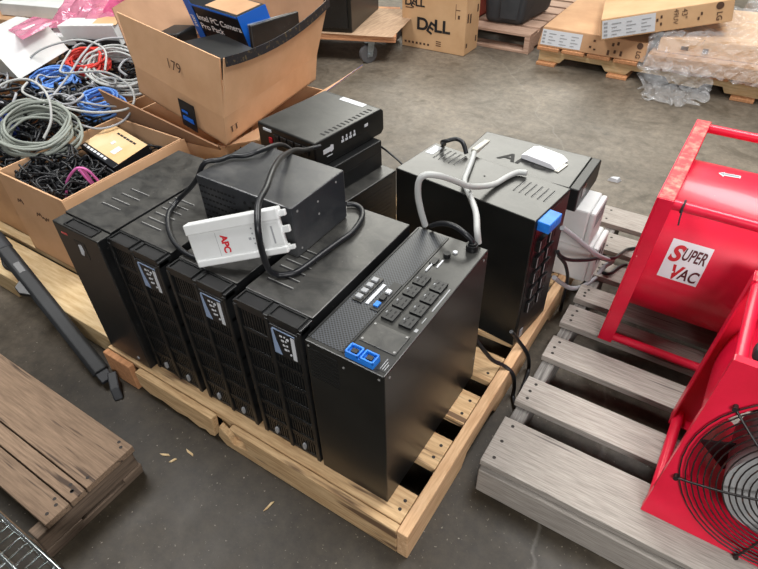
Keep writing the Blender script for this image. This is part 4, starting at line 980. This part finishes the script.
b = MB(); arr = [(.385, 90), (.400, 93.5), (.400, 91.6), (.440, 90.4), (.440, 86.4), (.400, 87.8), (.400, 86.2)]
b.add([drum_pt(x, a, .0015) for x, a in arr], [tuple(range(7))]); b.build('arrow_sticker', M['paper'], dr)
b = MB(); arr = [(.389, 90), (.399, 91.8), (.399, 90.6), (.437, 89.6), (.437, 87.4), (.399, 88.6), (.399, 87.6)]
b.add([drum_pt(x, a, .0022) for x, a in arr], [tuple(range(7))]); b.build('arrow_print', M['greymark'], dr)
b = MB(TF1); b.tube([(.016+math.cos(a)*.0155, .27, .514+math.sin(a)*.0155) for a in [i*math.pi/6 for i in range(12)]], .003, n=6, closed=True, spline=False); b.tube([(.0, .268, .514), (-.012, .266, .50), (-.02, .262, .48)], .002, n=6); b.build('zip_tie', M['rubber'], t)
Sh2 = Matrix.Identity(4); Sh2[0][2] = .075; Sh2[1][2] = .26; Sh2[2][2] = .965
TF2 = Matrix.Translation((.532, .302, .1325)) @ Sh2
t, dr = fan('red drum fan showing its round wire guard at the grey pallet front', TF2, .46, .208, .105, (.02, .04))
b = MB(TF2); b.box(.03, .09, .03, .07, .445, .478); b.build('corner_bumper', M['rubber'], t, bevel=.012, seg=3)

# ------------------------------------------------------------------ far side of the floor
t = thing('computer_carton', 'tan computer carton with black lettering standing on the floor by the dolly', 'box', (-1.65, 3.33, 0))
MB().box(-1.908, -1.393, 3.225, 3.445, .001, .52).build('box_body', M['card_pale'], t, bevel=.004)
def dell(x, z, s):
    xd, yd = (1, 0, 0), (0, 0, 1); y = 3.2235
    text('D', (x, y, z), xd, yd, s, M['ink'], t, bold=.03, sx=1.15)
    a = R(28); text('E', (x+s*.98, y, z+s*.02), (math.cos(-a), 0, math.sin(-a)), (math.sin(a), 0, math.cos(a)), s*.93, M['ink'], t, bold=.03, sx=1.0)
    text('LL', (x+s*1.80, y, z), xd, yd, s, M['ink'], t, bold=.03, sx=1.15)
dell(-1.785, .138, .080); dell(-1.885, .292, .048)
b = MB()
for i in range(7): b.box(-1.885+i*.032, -1.868+i*.032, 3.2238, 3.226, .03, .045)
for i in range(3): b.box(-1.62, -1.58, 3.2238, 3.226, .04+i*.014, .046+i*.014)
b.box(-1.878, -1.82, 3.2238, 3.226, .272, .279); b.box(-1.455, -1.44, 3.2238, 3.226, .245, .27); b.box(-1.475, -1.44, 3.2238, 3.226, .30, .305); b.box(-1.475, -1.472, 3.2238, 3.226, .24, .34)
b.build('printed_marks', M['inkbrown'], t)
b = MB(); b.prism([(3.29, .39), (3.37, .39), (3.385, .405), (3.37, .42), (3.29, .42), (3.275, .405)], 0, -1.394, -1.391); b.build('hand_hole', M['dark'], t)
b = MB()
for y, z, h_ in ((3.25, .22, .06), (3.29, .21, .06), (3.40, .26, .05), (3.40, .06, .04), (3.25, .05, .03)): b.box(-1.394, -1.3915, y, y+.02, z, z+h_)
b.build('side_marks', M['inkbrown'], t)

t = thing('wooden_dolly', 'wooden platform dolly with swivel casters carrying the black cabinet', 'dolly', (-2.2, 3.1, 0))
b = MB(); b.hexa([(-2.62, 2.50, .155), (-1.72, 2.83, .155), (-2.06, 3.45, .155), (-2.78, 3.15, .155)], [(-2.62, 2.50, .172), (-1.72, 2.83, .172), (-2.06, 3.45, .172), (-2.78, 3.15, .172)], 1)
b.hexa([(-2.62, 2.50, .172), (-1.72, 2.83, .172), (-2.06, 3.45, .172), (-2.78, 3.15, .172)], [(-2.62, 2.50, .198), (-1.72, 2.83, .198), (-2.06, 3.45, .198), (-2.78, 3.15, .198)], 1)
pl = b.build('platform', [M['ply'], M['ply_edge']], t, bevel=.004)
b = MB(); b.slab([(-2.615, 2.51, .1995), (-1.73, 2.805, .1995), (-1.885, 3.44, .1995), (-2.77, 3.145, .1995)], .001); b.build('carpet_top', M['ply'], t)
for i, (x, y) in enumerate(((-1.93, 2.80), (-2.02, 3.28), (-2.50, 2.62), (-2.62, 3.08))):
    a = R(62); dx, dy = math.cos(a), math.sin(a)
    nv = V((math.cos(R(-28)), math.sin(R(-28)), 0)); dv = V((-nv.y, nv.x, 0)); c0 = V((x, y, .063))
    b = MB(); b.cyl(c0-nv*.018, c0+nv*.018, .062, 28); cs = b.build('caster', M['tyre'], t, bevel=.006)
    b = MB()
    for s in (-1, 1): 
        o = c0+nv*s*.024
        b.slab([o-dv*.018-V((0, 0, .02)), o+dv*.022-V((0, 0, .02)), o+dv*.045+V((0, 0, .085)), o-dv*.008+V((0, 0, .085))], .003)
    b.slab([c0-nv*.04-dv*.04+V((0, 0, .0915)), c0+nv*.04-dv*.04+V((0, 0, .0915)), c0+nv*.04+dv*.05+V((0, 0, .0915)), c0-nv*.04+dv*.05+V((0, 0, .0915))], .005)
    b.cyl(c0-nv*.03, c0+nv*.03, .008, 10); b.build('caster_fork', M['zinc'], cs)
t = thing('black_cabinet', 'tall black equipment cabinet standing on the wooden dolly', 'cabinet', (-2.4, 3.0, .2))
b = MB(); b.hexa([(-2.58, 2.56, .2005), (-2.02, 2.745, .2005), (-2.18, 3.33, .2005), (-2.74, 3.14, .2005)], [(-2.58, 2.56, 1.0), (-2.02, 2.745, 1.0), (-2.18, 3.33, 1.0), (-2.74, 3.14, 1.0)]); b.build('cabinet_body', M['case_clean'], t, bevel=.006)
b = MB(); b.hexa([(-2.57, 2.548, .23), (-2.04, 2.723, .23), (-2.044, 2.736, .23), (-2.574, 2.561, .23)], [(-2.57, 2.548, .98), (-2.04, 2.723, .98), (-2.044, 2.736, .98), (-2.574, 2.561, .98)]); b.build('cabinet_door', M['case'], t, bevel=.003)

# weathered pallet with crate and bag
p = thing('wooden_pallet', 'pinkish worn pallet carrying the dark bag behind the computer carton', 'pallet', (-1.5, 3.9, 0))
for i in range(6):
    y = 3.485+i*.19; deck_board(p, -2.1, -1.01, y, y+.15, .115, .135, M['pink_x'])
for x in (-2.1, -1.58, -1.05): stringer(p, x, x+.04, 3.485, 4.6, .02, .114, M['pink_x'])
for y in (3.485, 4.05, 4.5): deck_board(p, -2.1, -1.01, y, y+.12, .0, .0195, M['pink_x'])
t = thing('dark_bag', 'bulky dark grey bag standing on the pinkish pallet', 'bag', (-1.3, 3.75, .136))
b = MB(); b.hexa([(-1.42, 3.60, .137), (-1.14, 3.62, .137), (-1.10, 4.10, .137), (-1.40, 4.10, .137)], [(-1.47, 3.60, .60), (-1.10, 3.64, .60), (-1.02, 4.15, .60), (-1.42, 4.12, .60)])
b.build('bag_body', M['bag_blk'], t, bevel=.04, seg=4)
b = MB(); b.slab([(-1.30, 3.603, .18), (-1.17, 3.61, .18), (-1.14, 3.612, .5), (-1.30, 3.60, .5)], -.012); b.build('front_pocket', M['bag_blk'], t, bevel=.004)
t = thing('red_crate', 'red plastic crate between the computer carton and the dark bag', 'crate', (-1.6, 3.75, .136))
b = MB(); x0, x1, y0, y1 = -1.90, -1.50, 3.56, 3.9
for q in ((x0, x1, y0, y0+.012), (x0, x1, y1-.012, y1), (x0, x0+.012, y0, y1), (x1-.012, x1, y0, y1)): b.box(*q, .137, .55)
b.box(x0, x1, y0, y1, .137, .149)
for i in range(5): b.box(x0+.03+i*.08, x0+.045+i*.08, y0-.01, y0, .14, .55)
b.build('crate_body', M['crate_red'], t, bevel=.002)

# pallet of flat screen cartons
p = thing('wooden_pallet', 'light wooden pallet carrying the flat television cartons', 'pallet', (-.2, 3.9, 0))
prof = [(-.89, .02), (-.74, .02), (-.71, .055), (-.46, .055), (-.43, .02), (-.30, .02), (-.27, .055), (-.06, .055), (-.03, .02), (.14, .02), (.17, .055), (.27, .055), (.29, .02), (.50, .02), (.50, .098), (-.89, .098)]
for y in (3.37, 3.85, 4.35):
    b = MB(); b.prism(prof, 1, y, y+.04); b.build('stringer', M['wood_pale'], p, bevel=.003)
for i, x in enumerate([-.90, -.73, -.56, -.39, -.20, -.03, .14, .31]):
    b = MB(); b.box(x, x+.15, 3.335, 4.40, .0985, .122); b.build('deck_board', M['wood_orange'], p, bevel=.004)
for x in (-.89, -.41, .33):
    b = MB(); b.box(x, x+.13, 3.33, 4.4, .0, .0195); b.build('foot_board', M['wood_orange'], p, bevel=.003)
def label_on(t, o, xd, zd, w_, h_, nrm, lines=7):
    o, xd, zd, nrm = V(o), V(xd).normalized(), V(zd).normalized(), V(nrm)
    b = MB(); b.slab([o, o+xd*w_, o+xd*w_+zd*h_, o+zd*h_], .001); lb = b.build('shipping_label', M['label'], t)
    b = MB()
    for i in range(4):
        q = o+nrm*.0015+xd*(w_*.03)+zd*(h_*(.12+i*.22)); b.slab([q, q+xd*w_*.07, q+xd*w_*.07+zd*h_*.12, q+zd*h_*.12], .0005)
        for j in range(3):
            q = o+nrm*.0015+xd*(w_*(.18+j*.28))+zd*(h_*(.14+i*.2)); b.slab([q, q+xd*w_*(.1+.08*((i+j) % 2)), q+xd*w_*(.1+.08*((i+j) % 2))+zd*h_*.05, q+zd*h_*.05], .0005)
    b.build('label_print', M['greymark'], lb); return lb
def lgmark(t, o, xd, zd, s):
    """round emblem, then the two letters, reading along xd"""
    o, xd, zd = V(o), V(xd).normalized(), V(zd).normalized(); n = xd.cross(zd)
    b = MB(); c = o+zd*s*.35; b.add([c+n*.001+(xd*math.cos(i*math.pi/10)+zd*math.sin(i*math.pi/10))*s*.62 for i in range(20)], [tuple(range(20))]); b.build('emblem', M['inkbrown'], t)
    text('LG', o+xd*s*.95+n*.001, xd, zd, s*.85, M['inkbrown'], t, bold=.02)
t = thing('television_carton', 'flat tan television carton with white label, lower one on the light pallet', 'box', (-.55, 3.65, .123))
b = MB(); b.hexa([(-.905, 3.345, .123), (-.205, 3.345, .123), (-.205, 4.2, .123), (-.905, 4.2, .123)], [(-.885, 3.365, .245), (-.205, 3.365, .235), (-.205, 4.2, .25), (-.885, 4.2, .26)]); b.build('box_body', M['card_brown'], t, bevel=.006)
zd = V((0, .02, .118)); fy = lambda z: 3.3435+(z-.123)*.165
label_on(t, (-.885, fy(.135), .135), (1, 0, 0), zd, .27, .095, (0, -1, 0))
lgmark(t, (-.262, fy(.215), .215), (0, -.165, -1), (1, 0, 0), .030)
b = MB()
for x, z, s in ((-.56, .16, .012), (-.54, .20, .012), (-.53, .15, .010), (-.44, .135, .03), (-.42, .19, .02), (-.40, .15, .02), (-.39, .20, .02), (-.36, .14, .03)): b.box(x, x+.014, fy(z)-.001, fy(z)+.001, z, z+s)
b.build('printed_marks', M['inkbrown'], t)
# tilted upper carton
o = V((-.468, 3.235, .250)); cx = V((.66, .27, .135)); cy = V((-.18, .74, .0)); cz = V((-.024, -.006, .123))
t = thing('television_carton', 'flat tan television carton lying askew on top of the others', 'box', o)
b = MB(); b.hexa([o, o+cx, o+cx+cy, o+cy], [o+cz, o+cx+cz, o+cx+cy+cz, o+cy+cz]); b.build('box_body', M['card_pale'], t, bevel=.005)
cn = cx.cross(cz).normalized()
label_on(t, o+cn*.0015+cx*.01+cz*.08, cx, cz, .30, .105, cn)
lgmark(t, o+cx*.88+cz*.80+cn*.001, -cz, cx, .034)
text('43"', o+cx*.62+cz*.92+cn*.002, -cz, cx, .03, M['inkbrown'], t)
text('49UV', o+cx*.56+cz*.95+cn*.002, -cz, cx, .026, M['inkbrown'], t)
b = MB()
for a, c_ in ((.43, .5), (.46, .3), (.46, .62), (.74, .3), (.76, .5)): q = o+cx*a+cz*c_+cn*.002; b.slab([q, q+cx*.015, q+cx*.015+cz*.14, q+cz*.14], .0006)
b.build('printed_marks', M['inkbrown'], t)
# wrapped cartons
t = thing('television_carton', 'flat carton wrapped in stretch film, lower of the wrapped pair', 'box', (.2, 3.7, .123))
b = MB(); b.hexa([(-.195, 3.29, .123), (.55, 3.31, .123), (.55, 4.15, .123), (-.195, 4.15, .123)], [(-.185, 3.30, .20), (.55, 3.32, .20), (.55, 4.15, .20), (-.185, 4.15, .20)]); b.build('box_body', M['card_brown'], t, bevel=.005)
t = thing('television_carton', 'flat carton wrapped in stretch film, upper of the wrapped pair', 'box', (.25, 3.75, .201))
b = MB(); b.hexa([(-.15, 3.36, .201), (.58, 3.42, .201), (.58, 4.15, .201), (-.15, 4.15, .201)], [(-.15, 3.38, .28), (.58, 3.44, .30), (.58, 4.15, .30), (-.15, 4.15, .28)]); b.build('box_body', M['card_pale'], t, bevel=.005)
b = MB(); b.slab([(-.02, 3.365, .23), (.02, 3.367, .23), (.02, 3.369, .25), (-.02, 3.367, .25)], .002); b.box(.10, .13, 3.374, 3.384, .225, .25); b.build('printed_marks', M['inkbrown'], t)
def crumple(name, label, path, xs, m, seed, amp=.02, cat='plastic wrap', ny=40, nx=40, taper=0):
    """sheet: path = list of (y, z) profile swept over x with crumples"""
    b = MB(); vs = []; pl = [V((0, a, c_)) for a, c_ in path]; seg = []
    tot = sum((pl[i+1]-pl[i]).length for i in range(len(pl)-1))
    def at(s):
        d = s*tot
        for i in range(len(pl)-1):
            L_ = (pl[i+1]-pl[i]).length
            if d <= L_ or i == len(pl)-2: return pl[i].lerp(pl[i+1], min(1, d/L_))
            d -= L_
    for j in range(ny+1):
        for i in range(nx+1):
            q = at(j/ny).copy(); xc = (xs[0]+xs[1])/2; wv_ = 1-taper*(1-j/ny)*(.55+.9*noise.noise(V((j*.15, seed, i*.02)))); q.x = xc+(xs[0]+(xs[1]-xs[0])*i/nx-xc)*wv_; q.y += taper*.10*noise.noise(V((i*.13, seed*3, 0)))*(1-j/ny)
            k = V((q.x*16+seed, q.y*10, q.z*22))
            q += V((noise.noise(k), -abs(noise.noise(k+V((9, 0, 0)))), abs(noise.noise(k+V((0, 7, 0))))))*amp*2
            q.z = max(q.z, .003); vs.append(q)
    b.add(vs, [(j*(nx+1)+i, j*(nx+1)+i+1, (j+1)*(nx+1)+i+1, (j+1)*(nx+1)+i) for j in range(ny) for i in range(nx)], 0, False)
    return tag(b.build(name, m, None, loc=(sum(xs)/2, path[0][0], min(q.z for q in vs))), label, cat)
crumple('stretch_wrap', 'clear stretch film wrapped over the cartons on the light pallet', [(3.28, .115), (3.28, .21), (3.355, .215), (3.37, .31), (4.1, .315)], (-.20, .60), M['wrap'], 2, .022)
crumple('stretch_wrap', 'loose clear film trailing on the floor before the light pallet', [(3.08, .004), (3.17, .012), (3.24, .03), (3.275, .10), (3.28, .16)], (-.22, .24), M['wrap2'], 5, .03, taper=.7)
crumple('stretch_wrap', 'clear film bunched on top of the askew carton', [(3.60, .42), (3.7, .425), (3.95, .43), (4.1, .43)], (-.65, -.05), M['wrap2'], 9, .025)
b = MB()
t = thing('black_bundle', 'black wrapped bundle at the far end of the light pallet', 'bundle', (.5, 4.3, 0))
b = MB(); b.hexa([(.30, 4.42, 0), (.80, 4.42, 0), (.8, 4.9, 0), (.30, 4.9, 0)], [(.33, 4.45, .32), (.8, 4.45, .32), (.8, 4.9, .32), (.33, 4.9, .32)]); b.build('bundle_body', M['bag_blk'], t, bevel=.05, seg=3)
bag('clear_bag', 'clear plastic bag heaped by the black bundle', [(.16, 4.41, .02), (.30, 4.36, .02), (.33, 4.40, .34), (.2, 4.41, .32)], M['wrap2'], 12, .05)

# chrome wire shelf beside the brown pallet
t = thing('wire_shelf', 'chrome wire shelf edge beside the old brown pallet', 'shelf', (-.6, -.6, 0))
z = .20
b = MB()
for y, zz in ((-.548, z), (-.548, z-.035), (-.60, z), (-.72, z), (-.84, z), (-.96, z)): b.tube([(-1.35, y, zz), (-.40, y, zz)], .0075, spline=False)
b.build('edge_rail', M['chrome'], t)
b = MB()
for i in range(38): x = -1.33+i*.025; b.tube([(x, -.545, z-.035), (x, -.545, z+.004), (x, -.97, z+.004)], .003, n=6, spline=False)
b.build('cross_wires', M['chrome'], t)
for x in (-1.35, -.40):
    b = MB(); b.cyl((x, -.575, 0), (x, -.575, z+.03), .0125, 16); b.build('shelf_post', M['chrome'], t)
    b = MB(); b.cyl((x, -.97, 0), (x, -.97, z+.03), .0125, 16); b.build('shelf_post', M['chrome'], t)

# splinters and scraps on the floor
for (x, y, a, L_, lb) in ((-.666, -.171, 20, .045, 'pale wood splinter on the floor nearest the brown pallet'), (-.609, -.127, -10, .05, 'longest pale wood splinter on the floor before the row'), (-.631, -.172, 60, .03, 'small pale wood splinter lying crosswise between two others'), (-.30, -.13, 80, .05, 'curled pale splinter on the floor near the pallet front edge')):
    L_ *= .75; T = Matrix.Translation((x, y, .0005)) @ Matrix.Rotation(R(a), 4, 'Z'); b = MB(T)
    b.prism([(-L_/2, 0), (-L_*.2, -.004), (L_/2, -.001), (L_*.3, .004)], 2, 0, .003)
    tag(b.build('wood_splinter', M['wood_pale'], None, loc=(x, y, 0)), lb, 'splinter', 'wood splinters on the floor')
T = Matrix.Translation((.02, 2.05, .0)); 
b = MB(); b.hexa([(-.02, 2.03, .0005), (.03, 2.03, .0005), (.04, 2.06, .0005), (-.01, 2.07, .0005)], [(-.01, 2.035, .018), (.025, 2.035, .014), (.03, 2.055, .02), (0, 2.06, .012)]); tag(b.build('paper_scrap', M['label'], None, loc=(.01, 2.05, 0)), 'crumpled pale scrap lying alone on the open floor', 'scrap')
